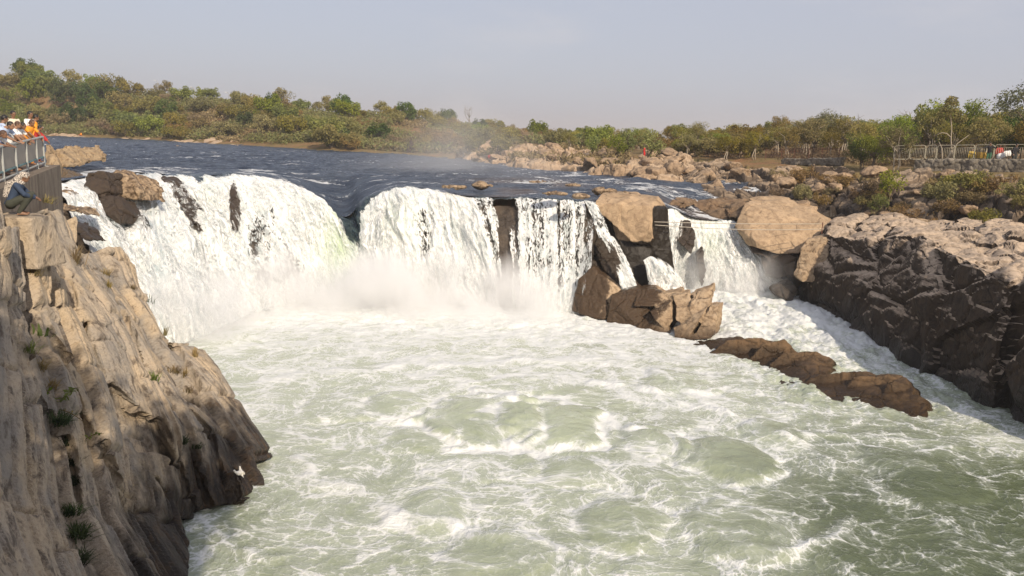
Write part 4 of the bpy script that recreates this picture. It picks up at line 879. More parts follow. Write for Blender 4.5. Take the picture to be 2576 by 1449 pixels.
# jagged rocks at the left bank, past the railing
JAG = rockmat('jagged_bank_rock', (0.45, 0.335, 0.205), (0.36, 0.26, 0.16), (0.19, 0.13, 0.08), 1.3, ((1, 1, 0.35), (0, R(25), 0)), wet=(7.3, 8.3), wet_shade_col=(0.12, 0.085, 0.05), crack=0.9, wet_mask='wetness')
for hs, lab, seed in (
    ([hp([(112,470,50),(114,360,52),(124,362,52),(150,415,50),(156,440,49),(150,470,48)], (-1, 2, 0)), hp([(128,415,52),(134,378,54),(150,376,54),(172,410,52),(170,420,51)], (0, 2, 0)), hp([(150,416,53),(156,366,56),(166,372,56),(186,400,54),(186,408,53.5),(168,421,52)], (0, 2, 0)), hp([(110,440,49),(112,420,50),(140,440,49),(150,475,47),(142,495,45),(115,495,45)], (-1, 2, -.5))], 'jagged tan rocks with upright ridges next to the end of the railing', 401),
    ([hp([(174,395,58),(180,370,60),(190,372,60),(200,395,58)], (0, 2, 0)), hp([(192,403,57),(200,378,60),(212,368,61),(226,380,60),(236,390,59),(239,405,57),(215,408,56.5)], (0, 2, 0))], 'tan jagged rock island just off the left bank', 402),
    ([hp([(150,440,47),(158,425,48),(170,432,47),(184,452,46),(182,475,45),(160,470,45)], (0, 1.5, -.3))], 'brown wet rock at the waterline below the jagged rocks', 403)):
    o = rock_build('rock_outcrop', hs, 0.07, JAG, [L_fbm(0.8, 0.14, 3, seed), L_facet(1.0, 0.16, seed+5, (1, 1, 0.5)), L_fbm(3, 0.05, 3, seed)], 0, dict(wetness=lambda v: (0.8 if seed == 403 else 0)+0*v[:, 0])); tag(o, lab, 'rock outcrop')

# dark stack of rock on the far shore
o = rock_build('rock_pillar', [hp([(1021,392,137),(1022,374,137),(1030,370,137),(1040,374,137),(1043,392,137)], (0, 1.4, 0)), hp([(1025,376,137.2),(1026,358,137.4),(1034,347,137.6),(1039,358,137.4),(1041,378,137.2)], (0, 1.2, 0))], 0.14, rockmat('dark_pillar_rock', (0.07, 0.05, 0.045), (0.10, 0.07, 0.06), (0.04, 0.03, 0.028), 0.8), [L_fbm(0.8, 0.2, 3, 411), L_facet(0.8, 0.15, 412)], 0)
tag(o, 'dark upright rock pillar at the edge of the far shore', 'rock pillar')

# ------------------------------------------------------------------ trees and bushes
def leafmat(name, a, b, c=None, trans=0.35):
    t = NT(name); ri = t.n('NewGeometry').outputs['Random Per Island']; oi = t.n('ObjectInfo').outputs['Random']
    pos = t.n('TexCoord').outputs['Object']
    n_ = t.noise(pos, 0.9, 3, 0.6)
    col = t.mix(ri, a, b); col = t.mix(t.ramp(n_, 0.40, 0.66, 0, 0.75), col, c or [x*0.5 for x in a])
    hsv = t.n('HueSaturation', {'Hue': t.math('ADD', 0.48, t.math('MULTIPLY', oi, 0.035)), 'Saturation': t.math('ADD', 0.8, t.math('MULTIPLY', t.math('FRACT', t.math('MULTIPLY', oi, 7.3)), 0.35)), 'Value': t.math('ADD', 0.78, t.math('MULTIPLY', t.math('FRACT', t.math('MULTIPLY', oi, 13.7)), 0.5)), 'Color': col}).outputs[0]
    d_ = t.bsdf(hsv, 0.7, Specular_IOR_Level=0.2); tr = t.n('BsdfTranslucent', {0: hsv}).outputs[0]
    return t.done(t.n('MixShader', {0: trans, 1: d_, 2: tr}).outputs[0])
LEAF = dict(green=leafmat('green_leaves', (0.17, 0.205, 0.04), (0.29, 0.31, 0.075)), olive=leafmat('olive_leaves', (0.21, 0.185, 0.052), (0.35, 0.30, 0.095), (0.11, 0.105, 0.032)), dry=leafmat('dry_leaves', (0.24, 0.17, 0.075), (0.34, 0.25, 0.11), (0.14, 0.10, 0.045)),
    gold=leafmat('golden_leaves', (0.20, 0.165, 0.035), (0.31, 0.24, 0.06), (0.11, 0.10, 0.025)), dark=leafmat('dark_leaves', (0.07, 0.11, 0.028), (0.14, 0.18, 0.045), (0.04, 0.06, 0.016)), grey=leafmat('grey_green_leaves', (0.12, 0.13, 0.065), (0.19, 0.19, 0.10), (0.07, 0.075, 0.04)))
BARK = plain('brown_bark', (0.13, 0.095, 0.065), 0.9, 0.3, 6); GREYBARK = plain('grey_bark', (0.22, 0.185, 0.15), 0.9, 0.2, 6); PALEBARK = plain('pale_bark', (0.31, 0.26, 0.20), 0.85, 0.2, 6)
def leaf_cloud(name, centers, radii, n, size, rs, flat=0.75):
    k = rs.integers(len(centers), size=n); d = rs.normal(size=(n, 3)); d /= np.linalg.norm(d, axis=1)[:, None]
    r = rs.uniform(0.25, 1.0, n)**0.5
    p = centers[k]+d*(r*radii[k])[:, None]*np.array([1, 1, flat])
    a = rs.normal(size=(n, 3)); a /= np.linalg.norm(a, axis=1)[:, None]; b = np.cross(a, rs.normal(size=(n, 3))); b /= np.linalg.norm(b, axis=1)[:, None]
    s = size*rs.uniform(0.5, 1.25, n)[:, None]; a = a*s; b = b*s*0.5
    v = np.stack([p-a*0.5, p+b*0.5, p+a*0.5, p-b*0.5], 1).reshape(-1, 3); f_ = np.arange(n*4).reshape(-1, 4)
    me = bpy.data.meshes.new(name); me.vertices.add(len(v)); me.vertices.foreach_set('co', v.astype(np.float32).ravel()); me.loops.add(n*4); me.loops.foreach_set('vertex_index', f_.ravel().astype(np.int32)); me.polygons.add(n); me.polygons.foreach_set('loop_start', np.arange(0, n*4, 4, dtype=np.int32)); me.update(calc_edges=True); return me
TREES = {}
def make_tree(key, name, H, spread, crown_lo, nclump, clump_r, n, leaf, lm, bark, stems=1, lean=0.0, seed=0, cat='tree', crown_flat=0.8, trunk_r=None):
    rs = np.random.default_rng(500+seed); root = empty(name); mb = MB(); ends = []
    tr_ = trunk_r or 0.022*H
    for s_ in range(stems):
        ang = rs.uniform(0, 6.28); base = np.array([rs.normal()*0.05*spread*(stems > 1), rs.normal()*0.05*spread*(stems > 1), -0.3])
        out = rs.uniform(0.1, 0.45)*spread*(stems > 1)+lean
        fork = np.array([math.cos(ang)*out*0.5, math.sin(ang)*out*0.5, H*(crown_lo+0.08)])
        mid = base*0.5+fork*0.5+rs.normal(size=3)*0.05*H*np.array([1, 1, 0.2])
        mb.tube([base, mid, fork], [tr_, tr_*0.8, tr_*0.6], 6)
        nb = max(3, int(7/stems**0.5))
        for k in range(nb):
            a2 = rs.uniform(0, 6.28); rad_ = spread*rs.uniform(0.35, 0.95); top = np.array([fork[0]*1.2+math.cos(a2)*rad_, fork[1]*1.2+math.sin(a2)*rad_, H*rs.uniform(crown_lo+0.15, 0.92)])
            m2 = fork*0.5+top*0.5+np.array([0, 0, 0.06*H])+rs.normal(size=3)*0.04*H
            mb.tube([fork, m2, top], [tr_*0.5, tr_*0.33, tr_*0.12], 5); ends.append(top); ends.append(m2*0.4+top*0.6)
    tk = mb.build('trunk', bark, root, True)
    ends = np.array(ends); c = []
    for k in range(nclump):
        if k < len(ends) and rs.random() < 0.75: c.append(ends[k]+rs.normal(size=3)*0.12*spread)
        else:
            d = rs.normal(size=3); d /= np.linalg.norm(d); d[2] = abs(d[2])*1.0-0.25
            c.append(np.array([0, 0, H*(crown_lo+1)*0.52])+d*np.array([spread*0.85, spread*0.85, H*(1-crown_lo)*0.45]))
    c = np.array(c); c[:, 2] = np.clip(c[:, 2], H*crown_lo, H)
    rad = clump_r*rs.uniform(0.55, 1.35, len(c))
    link('crown', leaf_cloud('crown', c, rad, n, leaf, rs, crown_flat), LEAF[lm], root, False)
    root['category'] = cat; TREES[key] = [root, False]; return root
make_tree('bush_green', 'bush', 4.2, 2.5, 0.12, 26, 0.95, 2600, 0.42, 'green', BARK, 4, seed=1, cat='bush')
make_tree('bush_green2', 'bush', 5.0, 2.6, 0.10, 30, 0.9, 2800, 0.42, 'dark', BARK, 4, seed=2, cat='bush')
make_tree('bush_olive', 'bush', 3.6, 2.4, 0.10, 24, 0.9, 2300, 0.40, 'olive', BARK, 5, seed=3, cat='bush')
make_tree('bush_dry', 'bush', 2.8, 2.1, 0.08, 22, 0.75, 1700, 0.36, 'dry', BARK, 6, seed=4, cat='bush')
make_tree('bush_gold', 'bush', 3.4, 2.0, 0.12, 20, 0.8, 1900, 0.36, 'gold', BARK, 4, seed=5, cat='bush')
make_tree('tree_open', 'tree', 6.2, 2.6, 0.36, 26, 0.95, 3000, 0.26, 'olive', PALEBARK, 3, seed=6)
make_tree('tree_gold', 'tree', 6.4, 2.5, 0.33, 26, 1.0, 3200, 0.26, 'gold', PALEBARK, 2, seed=7)
make_tree('tree_green', 'tree', 6.0, 2.6, 0.26, 30, 1.0, 3600, 0.26, 'green', BARK, 3, seed=8)
make_tree('tree_dark', 'tree', 5.2, 2.6, 0.14, 30, 1.05, 4000, 0.26, 'dark', BARK, 3, seed=9)
make_tree('tree_grey', 'tree', 7.0, 2.6, 0.38, 26, 0.9, 2400, 0.24, 'grey', BARK, 1, seed=10)
make_tree('tree_round', 'tree', 4.6, 2.0, 0.30, 20, 0.85, 1800, 0.34, 'olive', BARK, 1, seed=11)
make_tree('sapling', 'sapling', 3.6, 1.0, 0.18, 14, 0.6, 1300, 0.22, 'green', BARK, 3, seed=12)
def plant(key, x, y, s, label, group=None, rz=None, sz=1.0, sink=0.15):
    root, used = TREES[key]; rz_ = RNG.uniform(0, 6.28) if rz is None else rz
    if used:
        o = copy_tree(root)
    else:
        o = root; TREES[key][1] = True
    z = float(ground(np.array([x]), np.array([y]))[0])
    o.location = (x, y, z-sink); o.rotation_euler = (0, 0, rz_); o.scale = (s, s, s*sz)
    if 'group' in o: del o['group']
    tag(o, label, None, group); return o
def plant_px(key, px, y, *a, **k): return plant(key, float(colx(px))*y, y, *a, **k)
KIND = {'bush_green': 'bright green', 'bush_green2': 'dark green', 'bush_olive': 'olive', 'bush_dry': 'dry brown', 'bush_gold': 'yellowish'}
rs = np.random.default_rng(99)
def scatter(n, px0, px1, f0, f1, kinds, weights, smin, smax, where, gap=2.6, reject=None):
    pts = []; tries = 0
    while len(pts) < n and tries < n*40:
        tries += 1; px = rs.uniform(px0, px1); ys, zs = knots(np.array([px])); f_ = rs.uniform(f0, f1)
        y = ys[0, 1]+(ys[0, 4]-ys[0, 1])*f_; x = float(colx(px))*y
        if reject is not None and reject(px, f_): continue
        if any((x-a)**2+(y-b)**2 < gap*gap for a, b in pts): continue
        pts.append((x, y)); key = kinds[rs.choice(len(kinds), p=weights)]
        plant(key, x, y, rs.uniform(smin, smax), '%s bush %s' % (KIND[key], where), '%s bushes %s' % (KIND[key], where), sz=rs.uniform(0.8, 1.25))
bare = lambda px, f_: perlin(np.array([[px*0.012, f_*2.2, 0.0]]), 601)[0] > (0.25 if px < 820 else 0.14)
scatter(34, -30, 330, 0.10, 1.04, ['bush_green', 'bush_green2', 'bush_olive', 'bush_dry'], [.42, .2, .26, .12], 0.9, 1.5, 'on the thickly wooded left end of the hill', 4.0)
scatter(60, 300, 860, 0.03, 1.02, ['bush_green', 'bush_green2', 'bush_olive', 'bush_dry'], [.34, .12, .32, .22], 0.7, 1.25, 'on the middle slope of the hill across the river', 3.2, bare)
scatter(46, 840, 1240, 0.05, 1.02, ['bush_green2', 'bush_olive', 'bush_dry'], [.14, .42, .44], 0.5, 1.0, 'on the hazy reddish slope behind the dark rock pillar', 3.6, bare)
scatter(36, 1180, 1480, 0.22, 1.0, ['bush_olive', 'bush_dry', 'bush_green'], [.6, .22, .18], 0.5, 0.95, 'in the hazy scrub behind the pale far rocks', 3.2)
rs = np.random.default_rng(100)
TK = ['tree_open', 'tree_gold', 'tree_green', 'tree_dark']; TN_ = {'tree_open': 'airy olive tree with pale stems', 'tree_gold': 'golden leaved tree with a pale trunk', 'tree_green': 'green tree with a brown trunk', 'tree_dark': 'dark green dense tree'}
def scatter_trees(n, px0, px1, f0, f1, w_, s0, s1, where, gap):
    pts = []; tries = 0
    while len(pts) < n and tries < n*40:
        tries += 1; px = rs.uniform(px0, px1); ys, zs = knots(np.array([px])); y = ys[0, 3]+(ys[0, 4]-ys[0, 3])*rs.uniform(f0, f1); x = float(colx(px))*y
        if any((x-a)**2+(y-b)**2 < gap*gap for a, b in pts): continue
        pts.append((x, y)); key = TK[rs.choice(4, p=w_)]; plant(key, x, y, rs.uniform(s0, s1), TN_[key]+' '+where, TN_[key].replace('tree', 'trees')+' '+where, sz=rs.uniform(.85, 1.15))
scatter_trees(24, 1420, 1900, -0.02, 0.45, [.36, .28, .28, .08], 0.38, 0.6, 'in the belt behind the rock field', 3.0)
scatter_trees(16, 1500, 1960, 0.35, 1.0, [.45, .3, .2, .05], 0.38, 0.6, 'on the low rise behind the rock field', 4.0)
scatter_trees(26, 1930, 2640, 0.10, 0.5, [.30, .38, .22, .10], 0.44, 0.66, 'in the grove behind the right-hand fence', 2.6)
scatter_trees(22, 1950, 2680, 0.5, 1.05, [.46, .26, .2, .08], 0.42, 0.62, 'on the rise above the right-hand grove', 3.2)
scatter(16, 1700, 2640, -0.02, 0.12, ['bush_dry', 'bush_olive'], [.6, .4], 0.25, 0.5, 'among the rocks below the right-hand fence', 1.6)
scatter(10, 1480, 1980, 0.28, 0.42, ['bush_dry', 'bush_olive', 'bush_gold'], [.4, .35, .25], 0.4, 0.7, 'at the back edge of the rock field', 2.0)
scatter(36, 1930, 2640, 0.62, 1.0, ['bush_gold', 'bush_olive', 'bush_dry', 'bush_green'], [.3, .36, .2, .14], 0.55, 0.95, 'filling the right-hand grove', 2.0)
scatter(30, 1440, 1950, 0.30, 0.95, ['bush_gold', 'bush_olive', 'bush_dry', 'bush_green'], [.2, .4, .2, .2], 0.5, 0.85, 'between the trees behind the rock field', 2.4)
scatter(16, 2040, 2640, 0.04, 0.14, ['bush_dry', 'bush_olive'], [.7, .3], 0.3, 0.55, 'on the bank right under the barricades', 1.4)
scatter(12, -300, -40, 0.10, 1.04, ['bush_green', 'bush_green2', 'bush_olive', 'bush_dry'], [.42, .2, .26, .12], 0.9, 1.5, 'on the wooded hill beyond the railing crowd', 4.5)
# single trees one can pick out
plant_px('tree_grey', 2070, 96, 0.74, 'tall grey-green feathery tree standing above the golden trees behind the brown fence')
plant_px('tree_gold', 2012, 92, 0.72, 'tallest golden tree, left of the grey-green feathery tree')
plant_px('tree_green', 2385, 80, 0.98, 'tall rounded green tree rising over the grove behind the silver barricades')
plant_px('tree_grey', 2556, 74, 1.0, 'large grey-green tree cut off by the right edge above the fence')
plant_px('tree_dark', 2165, 77, 0.62, 'dense dark green bushy tree at the right end of the pale wall')
plant_px('tree_open', 2245, 71.5, 0.62, 'airy olive tree hanging over the slope in front of the barricades')
plant_px('tree_green', 2190, 75, 0.6, 'green tree on the slope between the pale wall and the barricades')
plant_px('tree_dark', 2528, 72, 0.82, 'dark broad tree shading the people behind the barricades')
plant_px('tree_round', 403, 262, 1.3, 'round olive tree alone on the ridge between two lamp posts')
plant_px('tree_round', 585, 235, 0.85, 'small wind-bent tree alone on the bare ridge')
plant_px('tree_round', 700, 222, 1.25, 'big round tree on the ridge above the green slope')
plant_px('tree_round', 815, 212, 1.0, 'round tree on the ridge over the orange earth slope')
plant_px('tree_round', 945, 222, 0.95, 'first round tree of the row on the far ridge')
plant_px('tree_round', 985, 224, 0.8, 'second round tree of the row on the far ridge')
plant_px('tree_round', 1022, 226, 0.7, 'third, smallest round tree of the row on the far ridge')
plant_px('tree_round', 172, 268, 1.5, 'round dark tree on the skyline of the wooded hill')
plant_px('tree_grey', 47, 282, 1.0, 'thin grey tree on the hilltop beside the palm')
# saplings on the rocks by the river
for i, (px, y, s, lab) in enumerate(((1540, 96, 0.9, 'bright green sapling left of the leaning one at the back of the rock field'), (1563, 98, 1.05, 'bright green leafy sapling at the back of the rock field'), (1620, 90, 1.15, 'large green sapling below the red flag'), (1480, 104, 0.9, 'yellow-green sapling at the left end of the sapling row'))):
    plant_px('sapling', px, y, s, lab)
plant_px('sapling', 2235, 63, 0.85, 'green bush growing out of the dark rocks on the right slope'); plant_px('sapling', 2215, 62, 0.6, 'small green bush beside the larger one on the dark rocks')
# palm and bare trees
LEAF['palm'] = LEAF['dark']
pr_ = empty('palm_tree'); mb = MB(); mb.tube([(0, 0, -0.3), (0.15, 0, 3), (0.1, 0, 6.2)], [0.2, 0.16, 0.13], 7); mb.build('trunk', BARK, pr_, True)
mb = MB()
for k in range(18):
    a = k*2.4; e_ = 0.9-0.09*k; pts = [Vector((0.1, 0, 6.2))+Vector((math.cos(a)*s_*1.9, math.sin(a)*s_*1.9, e_*s_*1.4-1.5*s_*s_)) for s_ in (0, .33, .66, 1.0)]
    side = Vector((-math.sin(a), math.cos(a), 0))
    for q0, q1, w0, w1 in ((0, 1, .08, .30), (1, 2, .30, .32), (2, 3, .32, .03)):
        for sg in (1, -1):
            dz = Vector((0, 0, -0.16)); vs = [mb.bm.verts.new(v_) for v_ in (pts[q0], pts[q0]+sg*side*w0+dz, pts[q1]+sg*side*w1+dz, pts[q1])]; mb.bm.faces.new(vs)
mb.build('crown', LEAF['dark'], pr_)
x_, y_ = float(colx(76))*275, 275.0; pr_.location = (x_, y_, float(ground(np.array([x_]), np.array([y_]))[0])); pr_.scale = (1.15,)*3
tag(pr_, 'dark palm tree with drooping fronds on the top of the left hill', 'palm tree')
def bare_tree(px, y, H, label, seed, twig=9):
    rs_ = np.random.default_rng(seed); root = empty('bare_tree'); mb = MB(); mb.tube([(0, 0, -.3), (0.05*H, 0, .25*H), (0.02*H, 0, .5*H)], [.03*H, .025*H, .018*H], 6); mb.build('trunk', GREYBARK, root, True); mb = MB()
    for k in range(twig):
        a = rs_.uniform(0, 6.28); b0 = Vector((0.03*H, 0, H*rs_.uniform(.25, .5))); b1 = b0+Vector((math.cos(a)*.18*H, math.sin(a)*.18*H, .22*H)); b2 = b1+Vector((math.cos(a)*.08*H+rs_.normal()*.05*H, math.sin(a)*.08*H, .25*H))
        mb.tube([b0, b1, b2], [.012*H, .008*H, .003*H], 4)
        for j in range(4):
            c_ = b1.lerp(b2, rs_.uniform(0, 1)); mb.tube([c_, c_+Vector((rs_.normal()*.09*H, rs_.normal()*.09*H, rs_.uniform(.05, .16)*H))], [.005*H, .002*H], 3)
    mb.build('branches', GREYBARK, root, True)
    x = float(colx(px))*y; root.location = (x, y, float(ground(np.array([x]), np.array([y]))[0])-.1); tag(root, label, 'tree'); return root
bare_tree(1165, 235, 6.0, 'leafless pale tree on the far skyline where the hill drops', 1)
bare_tree(2112, 92, 4.6, 'small leafless tree beside the grey-green feathery tree', 2)
bare_tree(2268, 96, 4.2, 'leafless twiggy tree on the skyline left of the tall rounded green tree', 3)
# pale forked tree in front of the barricades
rt_ = empty('forked_tree'); mb = MB()
mb.tube([(0, 0, -.4), (.25, 0, .5), (.75, 0, .95), (.95, 0, 1.5)], [.10, .09, .08, .07], 7); mb.tube([(.95, 0, 1.5), (.85, .1, 2.3), (.75, .1, 3.4), (.5, .1, 4.6)], [.065, .05, .04, .02], 6); mb.tube([(.95, 0, 1.5), (1.3, -.1, 2.1), (1.9, -.1, 2.6), (2.3, 0, 2.9)], [.05, .035, .025, .015], 6); mb.tube([(.3, 0, .55), (.25, .1, 1.2), (.2, .2, 1.7), (-.1, .2, 2.2)], [.06, .05, .04, .02], 6); mb.tube([(.78, .1, 2.6), (.4, .1, 2.9), (0, .1, 2.95), (-.5, .1, 2.7)], [.05, .04, .03, .015], 6)
mb.build('trunk', PALEBARK, rt_, True); rs_ = np.random.default_rng(8)
link('crown', leaf_cloud('crown', np.array([(.5, .2, 5.0), (.9, .4, 4.4), (.1, .3, 4.5), (2.4, 0, 3.3), (1.5, .3, 4.2), (-.4, .3, 3.9), (.6, .3, 5.6)]), np.array([.7, .7, .6, .5, .6, .5, .5]), 1700, 0.24, rs_), LEAF['olive'], rt_, False)
x_ = float(colx(2352))*68.6; rt_.location = (x_, 68.6, float(ground(np.array([x_]), np.array([68.6]))[0])+.2); tag(rt_, 'tree with a pale forked trunk growing through the silver barricades', 'tree')
# low dry scrub between the bushes of the hill
n_ = 19000; spx = rs.uniform(-150, 1560, n_); ys, zs = knots(spx); sy = ys[:, 1]+3+(ys[:, 4]-ys[:, 1])*rs.uniform(0.04, 1.05, n_); sx = colx(spx)*sy
sm = fbm(np.stack([sx, sy, 0*sx], -1)*0.05, 3, 611) > -0.12; sx = sx[sm]; sy = sy[sm]; szz = ground(sx, sy)
me = leaf_cloud('scrub', np.stack([sx, sy, szz+0.3], -1), np.full(len(sx), 0.9), 95000, 0.6, rs, 0.7)
tag(link('scrub', me, LEAF['dry'], smooth=False), 'low dry scrub covering the slopes of the hill upstream', 'scrub', kind='stuff')
n_ = 9000; spx = rs.uniform(-200, 1500, n_); ys, zs = knots(spx); sy = ys[:, 1]+2+(ys[:, 4]-ys[:, 1])*np.where(spx < 1130, rs.uniform(0.04, 1.0, n_), rs.uniform(0.34, 1.0, n_)); sx = colx(spx)*sy
sm = (fbm(np.stack([sx, sy, 0*sx], -1)*0.06, 3, 613) > np.where(spx < 820, -0.15, 0.0)); sx = sx[sm]; sy = sy[sm]; szz = ground(sx, sy)
me = leaf_cloud('scrub', np.stack([sx, sy, szz+0.7], -1), np.full(len(sx), 1.25), 110000, 0.6, rs, 0.75)
LEAF['hill'] = leafmat('hill_leaves', (0.115, 0.14, 0.036), (0.22, 0.225, 0.06), (0.15, 0.105, 0.045))
tag(link('scrub', me, LEAF['hill'], smooth=False), 'olive undergrowth knitting the bushes of the hill together', 'scrub', kind='stuff')
n_ = 9000; spx = rs.uniform(1560, 2680, n_); ys, zs = knots(spx); sy = ys[:, 2]+(ys[:, 4]-ys[:, 2])*rs.uniform(0.25, 1.1, n_); sx = colx(spx)*sy
sm = fbm(np.stack([sx, sy, 0*sx], -1)*0.1, 3, 612) > -0.05; sx = sx[sm]; sy = sy[sm]; szz = ground(sx, sy)
me = leaf_cloud('dry_grass', np.stack([sx, sy, szz+0.25], -1), np.full(len(sx), 0.6), 50000, 0.32, rs, 0.7)
tag(link('dry_grass', me, LEAF['dry'], smooth=False), 'dry grass and scrub around the right-hand fence and grove', 'dry grass', kind='stuff')

# ------------------------------------------------------------------ left terrace, railing and people
from mathutils.bvhtree import BVHTree
def bvh_of(*names):
    vs = []; fs = []
    for o in bpy.data.objects:
        if o.type == 'MESH' and o.get('label') in names:
            n0 = len(vs); v = vco(o.data); vs += [Vector(map(float, q)) for q in v]; fs += [[n0+i for i in p.vertices] for p in o.data.polygons]
    return BVHTree.FromPolygons(vs, fs)
LCLIFF = bvh_of('steep left-hand cliff of tilted tan and grey slabs under the railing')
def hit(px, py, tree=None):
    d = Vector(map(float, ray(px, py))).normalized(); h = (tree or LCLIFF).ray_cast(Vector(EYE), d, 120)
    return (h[0], h[1]) if h[0] is not None else (Vector(map(float, atY(px, py, DEP(px, py)))), Vector((0.6, -0.6, 0.5)))
CONC = rockmat('old_concrete', (0.25, 0.205, 0.16), (0.20, 0.165, 0.13), (0.12, 0.095, 0.075), 1.3, ((1, 1, 0.25), (0, 0, 0)), crack=0.0, bump=0.5)
PALEWALL = rockmat('pale_wall', (0.30, 0.265, 0.215), (0.18, 0.155, 0.12), (0.085, 0.07, 0.055), 1.4, crack=0.2, bump=0.6)
RA = np.array(atY(-70, 486, 18.4)); RA2 = np.array(atY(0, 460, 21.4)); RB = np.array(atY(112, 413, 28.0))
ax_ = (RB-RA2); ax_ = ax_/np.linalg.norm(ax_); RA = RA2-ax_*6.0
flat = np.array([ax_[0], ax_[1], 0]); flat /= np.linalg.norm(flat); side = np.array([flat[1], -flat[0], 0])      # towards the river
def line(t, off=0.0, dz=0.0): return RA+(RB-RA)*t+side*off+np.array([0, 0, dz])
WB = RB+flat*0.9
b = MB(); tops = [RA-flat*8, WB]
b.hull([p+side*o_+np.array([0, 0, z_]) for p in tops for o_, z_ in ((0.36, -0.06), (0.36, -4.0), (-7, -0.06), (-7, -4))])
me = b.mesh('concrete_wall')
tag(link('concrete_wall', me, CONC, smooth=False), 'stained concrete retaining wall under the railing on the left', 'wall')
RAILP = plain('weathered_rail_paint', (0.36, 0.37, 0.35), 0.6, 0.3, 10); SHEET = plain('grey_sheet', (0.31, 0.275, 0.235), 0.7, 0.2, 2.5); TEAL = plain('teal_paint', (0.10, 0.19, 0.20), 0.6, 0.3, 6)
Ltot = np.linalg.norm(RB-RA); t2 = np.linalg.norm(RA2-RA)/Ltot
def tpx_on(px):
    ts = np.linspace(0, 1, 400); p = np.array([line(t_, 0, 0.5) for t_ in ts]); return float(np.interp(px, proj(p)[0], ts))
posts = [0.02, 0.16]+[tpx_on(v) for v in (6.5, 40, 67, 92, 111)]
RH = 0.93
rl = empty('railing', tuple(line(0.5)))
def rl_build(mb, name, m): 
    me = mb.mesh(name); v = vco(me)-np.array(line(0.5), np.float32); setco(me, v); return link(name, me, m, rl, False)
for t_ in posts:
    rl_build(MB().tube([line(t_, 0, -0.05), line(t_, 0, RH+0.02)], 0.035, 8), 'post', RAILP)
    rl_build(MB().tube([line(t_, -0.05, -0.05), line(t_, 0.24, -0.12)], 0.025, 6), 'foot_bracket', RAILP)
rl_build(MB().tube([line(-0.05, 0, RH), line(1.0, 0, RH)], 0.035, 8), 'top_rail', RAILP)
rl_build(MB().tube([line(-0.05, 0, 0.06), line(1.0, 0, 0.06)], 0.028, 8), 'bottom_rail', RAILP)
for a, b_ in zip(posts[:-1], posts[1:]):
    e_ = 0.05/Ltot; q = []
    for o_ in (-0.03, -0.015): q += [line(a+e_, o_, 0.28), line(b_-e_, o_, 0.28), line(b_-e_, o_, RH-0.06), line(a+e_, o_, RH-0.06)]
    rl_build(MB().hull(q), 'panel', SHEET)
    rl_build(MB().tube([line(a+e_, -0.01, 0.25), line(b_-e_, -0.01, 0.25)], 0.03, 6), 'lower_bar', TEAL)
tag(rl, 'pale pipe railing with grey sheet panels at the edge of the left viewing terrace', 'railing')

# --- people
SKIN = plain('brown_skin', (0.20, 0.105, 0.06), 0.55, 0.08, 20); SKIN2 = plain('tan_skin', (0.27, 0.15, 0.09), 0.55, 0.08, 20); HAIR = plain('black_hair', (0.012, 0.010, 0.009), 0.5, 0.3, 30); BHAIR = plain('brown_hair', (0.07, 0.035, 0.02), 0.6, 0.3, 30)
def cloth(name, c): return plain(name, c, 0.85, 0.14, 5)
CL = dict(white=cloth('white_cloth', (0.72, 0.71, 0.70)), cream=cloth('cream_cloth', (0.66, 0.60, 0.47)), blue=cloth('pale_blue_cloth', (0.42, 0.50, 0.66)), navy=cloth('navy_cloth', (0.02, 0.028, 0.06)), orange=cloth('orange_cloth', (0.80, 0.30, 0.025)), red=cloth('red_cloth', (0.42, 0.03, 0.025)), denim=cloth('denim_cloth', (0.028, 0.046, 0.085)), dark=cloth('dark_cloth', (0.025, 0.028, 0.026)), olive=cloth('olive_trousers', (0.045, 0.048, 0.035)),
    green=cloth('sea_green_cloth', (0.09, 0.42, 0.30)), pink=cloth('pink_cloth', (0.55, 0.36, 0.42)), black=cloth('black_cloth', (0.012, 0.012, 0.015)), brown=cloth('rust_cloth', (0.22, 0.06, 0.03)), gold=cloth('yellow_cloth', (0.62, 0.42, 0.05)), dgreen=cloth('dark_green_cloth', (0.03, 0.10, 0.055)))
def V(*a): return Vector(a)
